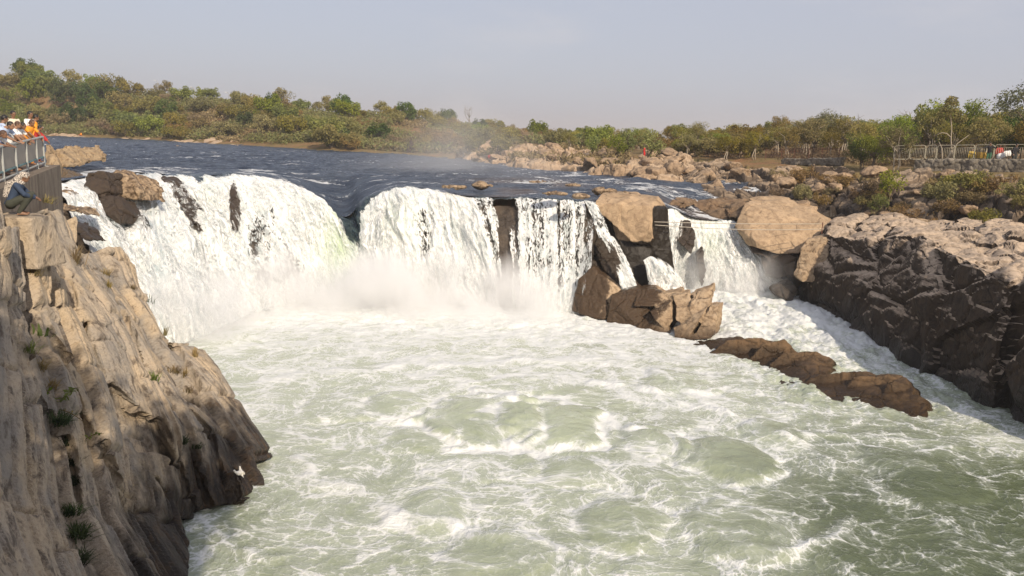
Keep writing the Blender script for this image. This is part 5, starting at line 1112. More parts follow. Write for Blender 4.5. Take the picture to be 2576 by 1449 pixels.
def pose(kind, lean=0.35, arms='down', turn=0.0, nod=0.3):
    """joints for a 1.70 m person at the origin, facing +Y"""
    J = {}
    if kind in ('stand', 'rail'):
        hip = V(0, -0.04 if lean < .2 else -0.12, 0.92); J['hip'] = hip
        up_ = V(0, math.sin(lean), math.cos(lean)); J['chest'] = hip+up_*0.42; J['neck'] = hip+up_*0.56; hd = V(0, math.sin(lean+nod), math.cos(lean+nod)); J['head'] = J['neck']+hd*0.155
        for s, n_ in ((1, 'r'), (-1, 'l')):
            J['hip'+n_] = hip+V(0.09*s, 0, -0.03); J['knee'+n_] = V(0.10*s, 0.02, 0.50); J['ank'+n_] = V(0.11*s, -0.02, 0.08); J['sho'+n_] = J['chest']+V(0.185*s, 0, 0)+up_*0.08
            if arms == 'rail': J['elb'+n_] = J['sho'+n_]+V(0.05*s, 0.20, -0.22); J['hand'+n_] = V(0.13*s, J['sho'+n_].y+0.36, 1.0)
            elif arms == 'out': J['elb'+n_] = J['sho'+n_]+V(0.20*s, 0.14, -0.12); J['hand'+n_] = J['elb'+n_]+V(0.12*s, 0.2, 0.06)
            else: J['elb'+n_] = J['sho'+n_]+V(0.06*s, 0.02, -0.28); J['hand'+n_] = J['elb'+n_]+V(0.01*s, 0.10, -0.23)
    elif kind == 'squat':
        J['hip'] = V(0, -0.16, 0.27); up_ = V(0, math.sin(lean), math.cos(lean)); J['chest'] = J['hip']+up_*0.40; J['neck'] = J['hip']+up_*0.54; J['head'] = J['neck']+V(0, math.sin(lean+nod), math.cos(lean+nod))*0.155
        for s, n_ in ((1, 'r'), (-1, 'l')):
            J['hip'+n_] = J['hip']+V(0.10*s, 0, 0); J['knee'+n_] = V(0.16*s, 0.26, 0.47); J['ank'+n_] = V(0.12*s, 0.02, 0.08); J['sho'+n_] = J['chest']+V(0.185*s, 0, 0.06)
            J['elb'+n_] = J['sho'+n_]+V(0.08*s, 0.16, -0.20); J['hand'+n_] = V(0.06*s, 0.36, 0.40)
    else:   # sit on the ground or a rock
        J['hip'] = V(0, -0.1, 0.16); up_ = V(0, math.sin(lean), math.cos(lean)); J['chest'] = J['hip']+up_*0.42; J['neck'] = J['hip']+up_*0.56; J['head'] = J['neck']+V(0, math.sin(lean+nod), math.cos(lean+nod))*0.155
        for s, n_ in ((1, 'r'), (-1, 'l')):
            J['hip'+n_] = J['hip']+V(0.10*s, 0.02, 0); J['knee'+n_] = V(0.16*s, 0.32, 0.36); J['ank'+n_] = V(0.13*s, 0.52, 0.06); J['sho'+n_] = J['chest']+V(0.185*s, 0, 0.06)
            J['elb'+n_] = J['sho'+n_]+V(0.06*s, 0.14, -0.24); J['hand'+n_] = J['elb'+n_]+V(-0.04*s, 0.22, -0.02)
    J['up'] = up_; J['face'] = math.sin(turn), math.cos(turn); J['kind'] = kind; return J
def limb(mb, a, b, ra, rb, n=10):
    mb.tube([a, a.lerp(b, .33), a.lerp(b, .66), b], [ra, ra*.9+rb*.12, ra*.35+rb*.68, rb], n); mb.ball(a, ra, 10, 8); mb.ball(b, rb, 10, 8)
def hand(mb, el, wr, s, curl=0.6):
    d = (wr-el).normalized(); sd = d.cross(V(0, 0, 1)); sd = sd.normalized() if sd.length > .05 else V(1, 0, 0); dn = sd.cross(d).normalized()
    if dn.z > 0: dn = -dn
    mb.hull([wr+sd*x*0.04+d*y+dn*z for x in (-1, 1) for y in (0, .09) for z in (-.012, .014)])
    for k, ln in enumerate((.068, .08, .076, .058)):
        r0 = wr+d*.088+sd*(-.03+.02*k); r1 = r0+d*ln*.5+dn*ln*.25*curl; r2 = r1+d*ln*.25+dn*ln*.5*curl; mb.tube([r0, r1, r2], [.010, .009, .007], 6)
    tb = wr+d*.03-sd*s*.04; mb.tube([tb, tb+d*.04-sd*s*.025, tb+d*.075-sd*s*.02+dn*.01], [.012, .011, .008], 6)
def torso(mb, J, g=1.0):
    h, c, u = J['hip'], J['chest'], J['up']; sidev = V(1, 0, 0); fw_ = sidev.cross(u)*-1
    def ring(ctr, wx, wy): return [ctr+sidev*math.cos(a)*wx*g+fw_*math.sin(a)*wy*g for a in np.linspace(0, 2*math.pi, 14)[:-1]]
    secs = [ring(h-u*.06, .16, .115), ring(h+u*.08, .155, .11), ring(h.lerp(c, .5), .15, .105), ring(c, .175, .12), ring(c+u*.09, .165, .10), ring(c+u*.135, .09, .07)]
    for a, b in zip(secs[:-1], secs[1:]): mb.hull(a+b)
def person(label, J, loc, rz, scale, skin, top, legs, hair='short', haircol=None, vox=0.012, sleeves='short', group=None, extra=None, skirt=False):
    root = empty('person', loc, rz); root.scale = (scale,)*3
    mb = MB(); torso(mb, J, 0.93); hd = J['head']; tx, ty = J['face']; f = V(tx, ty, -0.12 if J['kind'] != 'squat' else -0.28).normalized(); r_ = f.cross(V(0, 0, 1)).normalized(); u = r_.cross(f)
    rot = Matrix((r_, f, u)).transposed()
    mb.ball(hd+u*.015, (.076, .094, .098), 16, 12, rot); mb.ball(hd+f*.018-u*.055, (.056, .070, .062), 14, 10, rot); mb.ball(hd+f*.096-u*.012, (.013, .018, .022), 8, 6, rot); mb.ball(hd+f*.078-u*.062, (.024, .014, .009), 8, 6, rot)
    mb.ball(hd+f*.082+u*.022, (.05, .012, .010), 8, 6, rot)
    for s in (1, -1): mb.ball(hd+r_*s*.078-u*.008-f*.008, (.012, .02, .03), 8, 6, rot)
    mb.tube([J['chest']+J['up']*.1, J['neck'].lerp(hd, .45)], [.062, .055], 10)
    for n_, s in (('r', 1), ('l', -1)):
        limb(mb, J['sho'+n_], J['elb'+n_], .050, .038); limb(mb, J['elb'+n_], J['hand'+n_], .038, .026); hand(mb, J['elb'+n_], J['hand'+n_], s)
        limb(mb, J['hip'+n_], J['knee'+n_], .082, .055); limb(mb, J['knee'+n_], J['ank'+n_], .055, .036); mb.hull([J['ank'+n_]+V(x*.042, y, z) for x, y, z in ((-1, -.07, -.06), (1, -.07, -.06), (-1, .17, -.07), (1, .17, -.07), (-.8, .02, .02), (.8, .02, .02), (0, .18, -.03))])
    me = remesh(mb.mesh('body'), vox, 1); body = link('body', me, skin, root)
    for s in (1, -1):
        link('eye', MB().ball(hd+f*.086+u*.004+r_*s*.032, .011, 8, 6).mesh('eye'), HAIR, root)
    mb = MB(); torso(mb, J, 1.08)
    for n_ in 'rl':
        limb(mb, J['sho'+n_], J['elb'+n_].lerp(J['sho'+n_], 0.0 if sleeves == 'long' else .35), .064, .054)
        if sleeves == 'long': limb(mb, J['elb'+n_], J['hand'+n_].lerp(J['elb'+n_], .15), .054, .042)
    if skirt:
        a = [J['hip']+V(math.cos(t_)*.19, math.sin(t_)*.15, .1) for t_ in np.linspace(0, 6.28, 13)[:-1]]; k_ = J['hip'].z-.12; mb.hull(a+[V(math.cos(t_)*.25, math.sin(t_)*.22+.0, J['hip'].z-k_*.98) for t_ in np.linspace(0, 6.28, 13)[:-1]])
    me = remesh(mb.mesh('shirt'), vox*1.2, 1); displace(me, [L_fbm(9, 0.010, 3, 5, (1, 1, .6))]); link('shirt' if not skirt else 'dress', me, top, root)
    if legs is not None:
        mb = MB()
        for n_ in 'rl': limb(mb, J['hip'+n_], J['knee'+n_], .10, .075); limb(mb, J['knee'+n_], J['ank'+n_], .072, .055)
        mb.ball(J['hip']+V(0, 0, -.02), (.165, .125, .12), 12, 8); me = remesh(mb.mesh('trousers'), vox*1.2, 1); displace(me, [L_fbm(8, 0.010, 3, 6)]); link('trousers', me, legs, root)
    mb = MB(); mb.ball(hd+u*.032-f*.014, (.086, .098, .094), 16, 12, rot)
    if hair == 'bun': mb.ball(hd-f*.11-u*.02, .045, 10, 8)
    if hair == 'long': mb.tube([hd-f*.05, hd-f*.10-u*.12, hd-f*.09-u*.30], [.08, .06, .035], 8)
    me = mb.mesh('hair'); bm = bmesh.new(); bm.from_mesh(me)
    bmesh.ops.delete(bm, geom=[v for v in bm.verts if (v.co-hd).dot(f) > .058 and (v.co-hd).dot(u) < .045 and hair != 'scarf'], context='VERTS'); bm.to_mesh(me); bm.free(); me.update()
    if hair != 'none': link('hair', me, haircol or HAIR, root)
    if extra: extra(root, J, hd, f, r_, u, rot)
    tag(root, label, 'person', group); return root
def on_terrace(px, off, headpy, label, kind, lean, arms, rz, top, legs, hcol=None, hair='short', skin=None, sleeves='short', nod=0.3, turn=0.0, extra=None, maxs=1.12):
    ts_ = np.linspace(-0.3, 1.15, 300); lp = np.array([line(q_, -off, 1.3) for q_ in ts_]); y = float(np.interp(px, proj(lp)[0], lp[:, 1]))
    head = atY(px, headpy, y); t_ = float(np.clip(((head-RA)@flat)/np.linalg.norm((RB-RA)[:2]), -0.3, 1.2)); fz = line(t_)[2]-0.02
    J = pose(kind, lean, arms, turn, nod); s = float(np.clip((head[2]-fz)/(J['head'].z), 0.62, maxs))
    c, s_ = math.cos(rz), math.sin(rz); hx = J['head'].x*s; hy = J['head'].y*s
    return person(label, J, (head[0]-(hx*c-hy*s_), head[1]-(hx*s_+hy*c), head[2]-J['head'].z*s), rz, s, skin or SKIN, top, legs, hair, hcol, sleeves=sleeves, extra=extra)
G = -1.25       # facing the river
on_terrace(12, .55, 299, 'person with thick black hair and a pale blue shirt in the railing crowd', 'stand', .2, 'rail', G+.4, CL['blue'], CL['navy'])
on_terrace(33, 1.1, 287, 'tall person in a cream shirt standing at the back of the railing crowd', 'stand', .05, 'down', G-.7, CL['cream'], CL['dark'], nod=.1)
on_terrace(27, .12, 316, 'person in a light blue shirt bowing a dark head over the railing', 'rail', .62, 'rail', G-.3, CL['blue'], CL['navy'], nod=.6, skin=SKIN2)
on_terrace(9, -.02, 338, 'brown-faced person bent far over the railing at the photo edge', 'rail', .85, 'rail', G-.2, CL['white'], CL['denim'], BHAIR, nod=.5)
on_terrace(45, .25, 314, 'brown-haired child peering over the railing', 'rail', .35, 'rail', G, CL['white'], CL['denim'], BHAIR, skin=SKIN2, maxs=.95)
on_terrace(58, .15, 317, 'person in white leaning on the railing beside the brown-haired child', 'rail', .55, 'rail', G-.2, CL['white'], CL['navy'], nod=.5)
on_terrace(76, 1.0, 288, 'person in a bright white shirt with neat black hair at the back of the crowd', 'stand', .08, 'down', G-.5, CL['white'], CL['dark'], nod=.1)
on_terrace(81, .25, 309, 'woman with tied-back hair in an orange top at the railing', 'rail', .38, 'rail', G-.5, CL['orange'], CL['orange'], BHAIR, 'bun')
on_terrace(91, .7, 296, 'black-haired person standing just behind the woman in orange', 'stand', .15, 'down', G+.3, CL['orange'], CL['dark'])
on_terrace(101, .2, 322, 'small person in a red shawl at the far end of the railing', 'rail', .3, 'rail', G, CL['red'], CL['red'], sleeves='long', maxs=.9)
# squatting man on the cliff edge
CHECK = NT('checked_scarf'); vt = CHECK.n('TexVoronoi', {'Vector': CHECK.n('TexCoord').outputs['Object'], 'Scale': 26.0}, feature='DISTANCE_TO_EDGE').outputs[0]
CHECK = CHECK.done(CHECK.bsdf(CHECK.mix(CHECK.ramp(vt, 0.05, 0.12), (0.06, 0.05, 0.05), (0.55, 0.49, 0.42)), 0.9))
def scarf(root, J, hd, f, r_, u, rot):
    mb = MB(); mb.ball(hd+u*.040-f*.016, (.098, .112, .092), 16, 12, rot); mb.tube([hd-f*.10+u*.0, J['neck']-V(0, .10, .02), J['chest']+V(-.05, -.14, .05), J['hip'].lerp(J['chest'], .35)+V(-.02, -.15, 0)], [.07, .10, .13, .07], 10); mb.ball(J['neck']+V(0, .0, -.02), (.12, .11, .07), 12, 8)
    me = remesh(mb.mesh('headscarf'), .014, 2); displace(me, [L_fbm(12, 0.012, 3, 9)])
    bm = bmesh.new(); bm.from_mesh(me); bmesh.ops.delete(bm, geom=[v for v in bm.verts if (v.co-hd).dot(f) > .055 and -.12 < (v.co-hd).dot(u) < .045 and abs((v.co-hd).dot(r_)) < .07], context='VERTS'); bm.to_mesh(me); bm.free(); link('headscarf', me, CHECK, root)
J = pose('squat', .42, turn=-0.25, nod=.35)
p = Vector(map(float, atY(62, 541, 18.7))); fz_ = p.z
person('man squatting on the cliff edge in denim jacket, dark trousers and patterned headscarf', J, (p.x-0.12, p.y, fz_), -1.15, 1.0, SKIN, CL['denim'], CL['olive'], 'none', vox=0.011, sleeves='long', extra=scarf)
# flat stone he squats on, part of the cliff top
o = rock_build('rock_slab', [np.array([[p.x+x, p.y+y, fz_+z] for x, y, z in ((-.55, -.5, 0), (.38, -.42, -.02), (.42, .4, -.02), (-.5, .6, .02), (-.7, -.6, -1.2), (.5, -.5, -1.2), (.6, .6, -1.2), (-.6, .7, -1.2))])], 0.05, bpy.data.materials['cliff_slab_rock'], [L_fbm(1.5, 0.03, 3, 421)], 0)
tag(o, 'flat slab of rock under the squatting man', 'rock')

# far people, left shore
def far_person(px, py, y, label, kind, rz, s, top, legs, skirt=False, hair='short', lean=.1, **k):
    p_ = atY(px, py, y); g_ = float(ground(p_[:1], p_[1:2])[0]); z = p_[2]
    return person(label, pose(kind, lean), (p_[0], p_[1], z), rz, s, SKIN, CL[top], CL[legs], hair, vox=.03, sleeves='long', skirt=skirt, **k)
far_person(111, 333, 200, 'person in a pinkish white top standing on the far left shore', 'stand', 1.0, 1.0, 'pink', 'white')
far_person(116, 338, 196, 'person in white sitting on the far left shore', 'sit', 1.0, 1.0, 'white', 'white')
far_person(145, 339, 196, 'woman in a sea-green dress standing on the far left shore', 'stand', 2.0, 1.0, 'green', 'green', True, 'long')
far_person(149.5, 339, 196.4, 'person in dark blue standing next to the woman in sea green', 'stand', 2.2, 1.0, 'navy', 'navy')
far_person(204, 343, 192, 'person in orange sitting at the waterline of the far left shore', 'sit', 2.4, 1.1, 'orange', 'brown')
# people among the far rocks
far_person(1752, 447, 84, 'person in rust-coloured clothes crouching on the rocks of the right bank', 'squat', 2.6, 1.05, 'brown', 'brown', False, 'long', .35)
far_person(1273, 398, 118, 'person in grey-blue standing on the hazy far rocks', 'stand', 2.0, 0.9, 'blue', 'navy')
# the yard behind the barricades
def yard(px, y, headpy, label, kind, rz, top, legs, arms='down', lean=.1, hair='short'):
    J = pose(kind, lean, arms); h = atY(px, headpy, y); return person(label, J, (h[0], h[1], h[2]-J['head'].z), rz, 1.0, SKIN, CL[top], CL[legs], hair, vox=.02, sleeves='long')
yard(2492, 66.2, 362, 'black-haired person in black with an arm out behind the barricades', 'stand', 2.6, 'black', 'dgreen', 'out')
yard(2516, 66.6, 366, 'person in a dark red top behind the barricade with the white bundle', 'stand', 2.9, 'red', 'navy', hair='long')
yard(2557, 65.0, 365, 'dark-clothed person between two barricades at the right edge', 'stand', 3.3, 'black', 'dark')
yard(2447, 67.8, 376, 'short person in yellow partly hidden by the barricade bars', 'stand', 2.7, 'gold', 'dgreen')

# ------------------------------------------------------------------ right bank fences and walls
STEEL = plain('silver_paint', (0.36, 0.33, 0.25), 0.5, 0.2, 6, 0.2); RUST = plain('rusty_fence', (0.13, 0.05, 0.03), 0.8, 0.3, 6)
edges = [2246, 2287, 2326, 2354, 2399, 2449, 2498, 2553, 2612]
def fY(px): return 69.6+(px-2326)*(-0.0195)
for i, (a, b_) in enumerate(zip(edges[:-1], edges[1:])):
    pa = atY(a+1.2, 400.5, fY(a)); pb = atY(b_-1.2, 400.5, fY(b_)); dv = pb-pa; L_ = np.linalg.norm(dv); H_ = 1.15; r = 0.16
    root = empty('barricade', tuple(pa)); uu = dv/L_; zz_ = np.array([0, 0, 1.0])
    loop = []
    for cx, cz, a0 in ((L_-r, r, -90), (L_-r, H_-r, 0), (r, H_-r, 90), (r, r, 180)):
        for k in range(5): an = R(a0+k*22.5); loop.append(uu*(cx+r*math.cos(an))+zz_*(cz+r*math.sin(an)))
    loop.append(loop[0]); MB().tube(loop, 0.032, 6).build('frame', STEEL, root, True)
    mb = MB(); nb_ = max(5, int(L_/0.125))
    for k in range(1, nb_): mb.tube([uu*L_*k/nb_+zz_*0.02, uu*L_*k/nb_+zz_*(H_-0.22)], 0.013, 5)
    mb.tube([uu*0.03+zz_*(H_-0.22), uu*(L_-0.03)+zz_*(H_-0.22)], 0.018, 5); mb.build('bars', STEEL, root, True)
    for k in (0.2, 0.8): MB().box(uu*L_*k+zz_*0.0, (0.06, 0.5, 0.05)).build('foot', STEEL, root)
    tag(root, ['silver barricade almost hidden by leaves, furthest from the photo edge', 'silver barricade half hidden by leaves of the overhanging tree', 'narrow silver barricade left of the pale forked tree', 'silver barricade behind the pale forked trunk', 'silver barricade just right of the pale forked tree', 'silver barricade in front of the yellow crate', 'silver barricade in front of the white bundle', 'silver barricade cut by the right edge of the photo'][i], 'barricade', 'silver barricades along the right bank')
def wall_px(pa, pb, h, d, name, lab, m):
    a = np.array(pa); b = np.array(pb); n_ = np.cross(b-a, [0, 0, 1]); n_ /= np.linalg.norm(n_)
    if n_[1] < 0: n_ = -n_
    P_ = []; nu = 60
    mb = MB(); mb.hull([a, b, a+n_*d, b+n_*d]+[q-np.array([0, 0, h]) for q in (a, b, a+n_*d, b+n_*d)]); me = mb.mesh(name)
    me2 = remesh(me, 0.08, 0); displace(me2, [L_fbm(0.8, 0.16, 4, 431), L_facet(1.6, 0.08, 433), L_fbm(4, 0.03, 3, 432)]); return tag(link(name, me2, m), lab, 'wall')
wall_px(atY(1963, 399, 85.0), atY(2118, 397, 78.0), 0.75, 0.5, 'low_wall', 'low pale concrete wall under the rusty mesh fence', PALEWALL)
wall_px(atY(2300, 401, 69.9), atY(2660, 402, 62.4), 1.1, 0.6, 'low_wall', 'grey rubble wall under the silver barricades', PALEWALL)
root = empty('mesh_fence', tuple(atY(2035, 398, 82)))
o0 = np.array(root.location)
pxs_ = [1925, 1965, 1997, 2034, 2067, 2110]
for v in pxs_:
    q = atY(v, 398.5, np.interp(v, [1925, 2118], [87, 78.4]))-o0; MB().tube([q-np.array([0, 0, .1]), q+np.array([0, 0, 1.02])], .035, 6).build('post', RUST, root)
for a, b_ in zip(pxs_[:-1], pxs_[1:]):
    qa = atY(a, 398.5, np.interp(a, [1925, 2118], [87, 78.4]))-o0; qb = atY(b_, 398.5, np.interp(b_, [1925, 2118], [87, 78.4]))-o0; mb = MB(); zz_ = np.array([0, 0, 1.0])
    for k in range(13): f_ = k/12; mb.tube([qa+(qb-qa)*f_+zz_*.05, qa+(qb-qa)*f_+zz_*.96], .009, 4)
    for k in range(8): mb.tube([qa+zz_*(.05+.13*k), qb+zz_*(.05+.13*k)], .011 if 0 < k < 7 else .02, 4)
    mb.build('wire_panel', RUST, root)
tag(root, 'rusty brown wire mesh fence on the low pale wall', 'fence')
# things in the yard
p = atY(2469, 399, 67.2); mb = MB(); 
for dx, dy, sx, sy in ((0, -.2, .56, .03), (0, .2, .56, .03), (-.28, 0, .03, .4), (.28, 0, .03, .4)): mb.box(Vector(p)+V(dx, dy, .27), (sx, sy, .5))
mb.box(Vector(p)+V(0, 0, .04), (.54, .38, .04)); mb.box(Vector(p)+V(0, -.22, .27), (.05, .03, .5)); mb.box(Vector(p)+V(0, -.22, .40), (.5, .02, .05))
tag(mb.build('crate', plain('yellow_plastic', (0.55, 0.33, 0.03), 0.5, 0.1)), 'yellow plastic crate behind the silver barricade', 'crate')
for px_, py_, y_, rx, lab in ((2532, 392, 66.3, .38, 'white cloth bundle hung behind the barricade'), (2517, 398, 66.0, .36, 'pale sack lying at the foot of the barricade')):
    p = atY(px_, py_, y_); mb = MB(); mb.ball(Vector(p)+V(0, 0, .16), (rx, rx*.6, .26), 16, 10); mb.ball(Vector(p)+V(rx*.5, 0, .30), (.12, .1, .14), 10, 8); me = remesh(mb.mesh('bundle'), .035, 1); displace(me, [L_fbm(4, .06, 3, 441)]); tag(link('bundle', me, CL['white']), lab, 'bundle')
# flag, red cloth, ropes, stake
fl = empty('flag', tuple(atY(1625, 404, 97))); MB().tube([(0, 0, -1), (-.25, 0, 2.2)], .03, 6).build('pole', BARK, fl)
mb = MB(); nx = 8; vs = [[mb.bm.verts.new((-.24-.05*math.sin(j*.9)*i/3-i*.08, .08*math.sin(i*1.1+j), 2.2-j*.26-i*.05)) for j in range(8)] for i in range(5)]
for i in range(4):
    for j in range(7):
        if j < 7-i*0.8: mb.bm.faces.new((vs[i][j], vs[i+1][j], vs[i+1][j+1], vs[i][j+1]))
me = mb.mesh('cloth'); o = link('cloth', me, cloth('flag_red', (0.65, 0.02, 0.02)), fl); sd_ = o.modifiers.new('thickness', 'SOLIDIFY'); sd_.thickness = .01
fl.scale = (.6, .6, .75); tag(fl, 'red flag on a leaning pole among the saplings', 'flag')
p = atY(1240, 399, 112); mb = MB(); mb.ball(Vector(p)+V(0, 0, .25), (.75, .5, .34), 14, 8); me = remesh(mb.mesh('red_cloth'), .06, 1); displace(me, [L_fbm(2.2, .12, 3, 451)]); tag(link('red_cloth', me, CL['red']), 'red cloth heaped on the hazy far rocks', 'cloth')
ROPE = plain('rope_fibre', (0.40, 0.36, 0.30), 0.8, 0.2, 10)
def rope(a, b_, sag, lab):
    a = np.array(a); b_ = np.array(b_); pts = [a+(b_-a)*t_-np.array([0, 0, sag*4*t_*(1-t_)]) for t_ in np.linspace(0, 1, 26)]; tag(MB().tube(pts, .022, 5).build('rope', ROPE, None, True), lab, 'rope')
rope(atY(1646, 558, 51.4), atY(2066, 563, 56.6), .06, 'upper rope strung from the big boulder across the second channel')
rope(atY(1648, 566, 51.4), atY(2072, 576, 56.4), .16, 'lower sagging rope strung across the second channel')
p = atY(2068, 577, 56.7); tag(MB().tube([p-np.array([0, 0, .3]), p+np.array([0, 0, .5])], [.04, .03], 6).build('stake', RUST), 'short iron stake holding the ropes beside the broad tan slab', 'stake')
# lamp posts on the ridge and a dome behind it
LAMPM = plain('lamp_metal', (0.30, 0.30, 0.31), 0.5, 0.1); LAMPG = plain('lamp_glass', (0.8, 0.8, 0.8), 0.3, 0.05)
for i, (px_, top_, y_) in enumerate(((258, 190, 262), (388, 202, 258), (478, 219, 250), (565, 232, 240), (639, 240, 232), (708, 252, 226), (768, 256, 216))):
    x = float(colx(px_))*y_; g_ = float(ground(np.array([x]), np.array([y_]))[0]); zt = float(atY(px_, top_, y_)[2]); h_ = max(4.5, min(8.5, zt-g_)); root = empty('street_lamp', (x, y_, zt-h_))
    MB().tube([(0, 0, -.6), (0, 0, h_*.55), (-.03, 0, h_*.86), (-.22, 0, h_*.96), (-.65, 0, h_)], [.13, .11, .10, .08, .06], 7).build('pole', LAMPM, root, True); MB().ball((-.95, 0, h_), (.42, .13, .08), 10, 6).build('lamp_head', LAMPG, root, True)
    tag(root, ['curved lamp post above the wooded left end of the hill', 'curved lamp post just left of the round ridge tree', 'curved lamp post on the bare ridge right of the round tree', 'lamp post beside the small wind-bent ridge tree', 'lamp post between the wind-bent tree and the big round ridge tree', 'lamp post beside the big round ridge tree', 'lamp post at the right end of the row above the orange earth slope'][i], 'lamp post', 'lamp posts along the ridge')
y_ = 330.0; p = atY(1058, 304, y_); mb = MB(); mb.ball(p, (2.3, 2.3, 1.3), 24, 12); mb.tube([p-np.array([0, 0, 3.5]), p], [2.2, 2.2], 24); mb.tube([p+np.array([0, 0, 1.25]), p+np.array([0, 0, 1.9])], [.12, .04], 6)
tag(mb.build('domed_building', plain('white_dome', (0.75, 0.74, 0.72), 0.6, 0.05), None, True), 'low white domed roof just showing behind the far ridge', 'building')

# ------------------------------------------------------------------ plants and birds on the left cliff
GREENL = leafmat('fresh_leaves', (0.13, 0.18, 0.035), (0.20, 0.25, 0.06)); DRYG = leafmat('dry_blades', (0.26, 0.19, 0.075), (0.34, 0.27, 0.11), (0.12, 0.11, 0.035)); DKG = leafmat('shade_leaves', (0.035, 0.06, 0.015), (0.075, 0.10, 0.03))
def blades(n, h, spread, w, rs, droop=0.5):
    v = []; f_ = []
    for k in range(n):
        a = rs.uniform(0, 6.28); b0 = np.array([rs.normal()*spread*.25, rs.normal()*spread*.25, -.03]); d = np.array([math.cos(a), math.sin(a), 0]); l = h*rs.uniform(.5, 1.1); sp = spread*rs.uniform(.3, 1)
        pts = [b0+d*sp*t_**1.5+np.array([0, 0, l*(t_-droop*t_*t_*.6)]) for t_ in (0, .4, .75, 1)]; s_ = np.array([-d[1], d[0], 0])
        n0 = len(v)
        for q, ww in zip(pts, (1, .9, .6, .08)): v += [q-s_*w*ww, q+s_*w*ww]
        f_ += [(n0+2*j, n0+2*j+1, n0+2*j+3, n0+2*j+2) for j in range(3)]
    return np.array(v), np.array(f_)
def tuft(px, py, n, h, spread, w, m, label, seed, name='grass_tuft', droop=.5, grp=None):
    p, nn = hit(px, py); v, f_ = blades(n, h, spread, w, np.random.default_rng(seed), droop); o = link(name, np_mesh(name, v, f_), m, None, False); o.location = p-Vector(map(float, FW))*0.03+Vector((0, 0, 0)); o.rotation_euler = (.25*-nn.y*-1, .35*nn.x, 0); tag(o, label, 'grass' if 'grass' in name else 'plant', grp)
def shoot(px, py, L, ang, m, label, seed, nl=16, ls=.11, m2=None):
    rs_ = np.random.default_rng(seed); p, nn = hit(px, py); root = empty('leafy_plant', tuple(p)); d = Vector((math.cos(ang), -.3, math.sin(ang))).normalized()
    pts = [d*L*t_+Vector((0, -.05*t_, .12*L*math.sin(t_*2.5))) for t_ in np.linspace(0, 1, 7)]; MB().tube(pts, [.009]*5+[.006, .003], 5).build('stem', DRYG, root, True)
    v = []; f_ = []
    for k in range(nl):
        t_ = .12+.88*k/nl; c = Vector(pts[min(6, int(t_*6))]); a = rs_.normal(size=3); a[2] -= .5; a /= np.linalg.norm(a); s_ = np.cross(a, rs_.normal(size=3)); s_ /= np.linalg.norm(s_); l = ls*rs_.uniform(.7, 1.3); c = np.array(c); n0 = len(v)
        v += [c, c+a*l*.5+s_*l*.24, c+a*l, c+a*l*.5-s_*l*.24]; f_.append((n0, n0+1, n0+2, n0+3))
    link('leaves', np_mesh('leaves', np.array(v), np.array(f_)), m, root, False); tag(root, label, 'plant')
tuft(192, 660, 70, .75, .35, .012, DRYG, 'tall yellow grass tuft beside the falling water at the top of the left cliff', 1)
tuft(118, 508, 60, .4, .5, .010, DRYG, 'dry grass growing at the foot of the concrete wall', 2)
tuft(112, 842, 9, .42, .40, .032, GREENL, 'rosette of long pale green leaves in a crack of the cliff', 3, 'broadleaf_plant', .7)
for i, (px_, py_, n_, h_, lab) in enumerate(((78, 880, 50, .30, 'upper end of the grass strip in the cliff crack'), (105, 925, 60, .34, 'grass in the cliff crack below the long-leaved rosette'), (130, 975, 55, .32, 'grass around the bright leafy shoot in the cliff crack'))): tuft(px_, py_, n_, h_, .28, .008, GREENL if i == 0 else DRYG, lab, 10+i)
shoot(150, 1010, .75, .55, GREENL, 'bright leafy shoot leaning out of the cliff crack', 20, 26, .13); shoot(135, 1000, .45, 2.2, GREENL, 'short leafy stem beside the bright leafy shoot', 21, 8, .14)
shoot(215, 1105, .6, .35, GREENL, 'low leafy branch with a yellow tip on the shaded slab', 22, 22, .10); shoot(150, 1030, .75, -.35, DRYG, 'dry twig stretched across the dark cliff crack', 23, 10, .07)
for i, (px_, py_, lab) in enumerate(((150, 1060, 'dark fern clump at the top of the shaded crack'), (165, 1115, 'dark weeds in the shaded crack under the first clump'), (178, 1165, 'dark weeds halfway down the shaded crack'), (192, 1215, 'dark weeds in the widest part of the shaded crack'), (182, 1290, 'dark weeds low in the shaded crack'), (196, 1345, 'green weeds near the bottom of the shaded crack'), (205, 1410, 'lowest weeds of the shaded crack at the photo edge'))): tuft(px_, py_, 90, .34, .36, .013, DKG, lab, 30+i, 'weed_clump')
tuft(386, 955, 60, .42, .3, .011, GREENL, 'green weed growing on the lit rib of the cliff', 50, 'weed_clump'); tuft(440, 935, 70, .42, .4, .010, DRYG, 'dry weed cluster in the middle of the lit ribs', 51, 'weed_clump'); tuft(462, 945, 50, .4, .35, .009, DRYG, 'second dry weed right of the dry cluster on the lit ribs', 52, 'weed_clump'); tuft(490, 895, 60, .45, .22, .009, DRYG, 'dry grass tuft on the last stepped block of the cliff', 53)
tuft(478, 985, 50, .35, .25, .009, DRYG, 'thin dry grass line under the last stepped block', 54); tuft(378, 760, 16, .45, .4, .009, DKG, 'dark twiggy weed sticking out over the water from the cliff edge', 55, 'weed_clump'); tuft(415, 842, 34, .5, .14, .010, DRYG, 'upright brown weed on the cliff edge above the stepped block', 56, 'weed_clump')
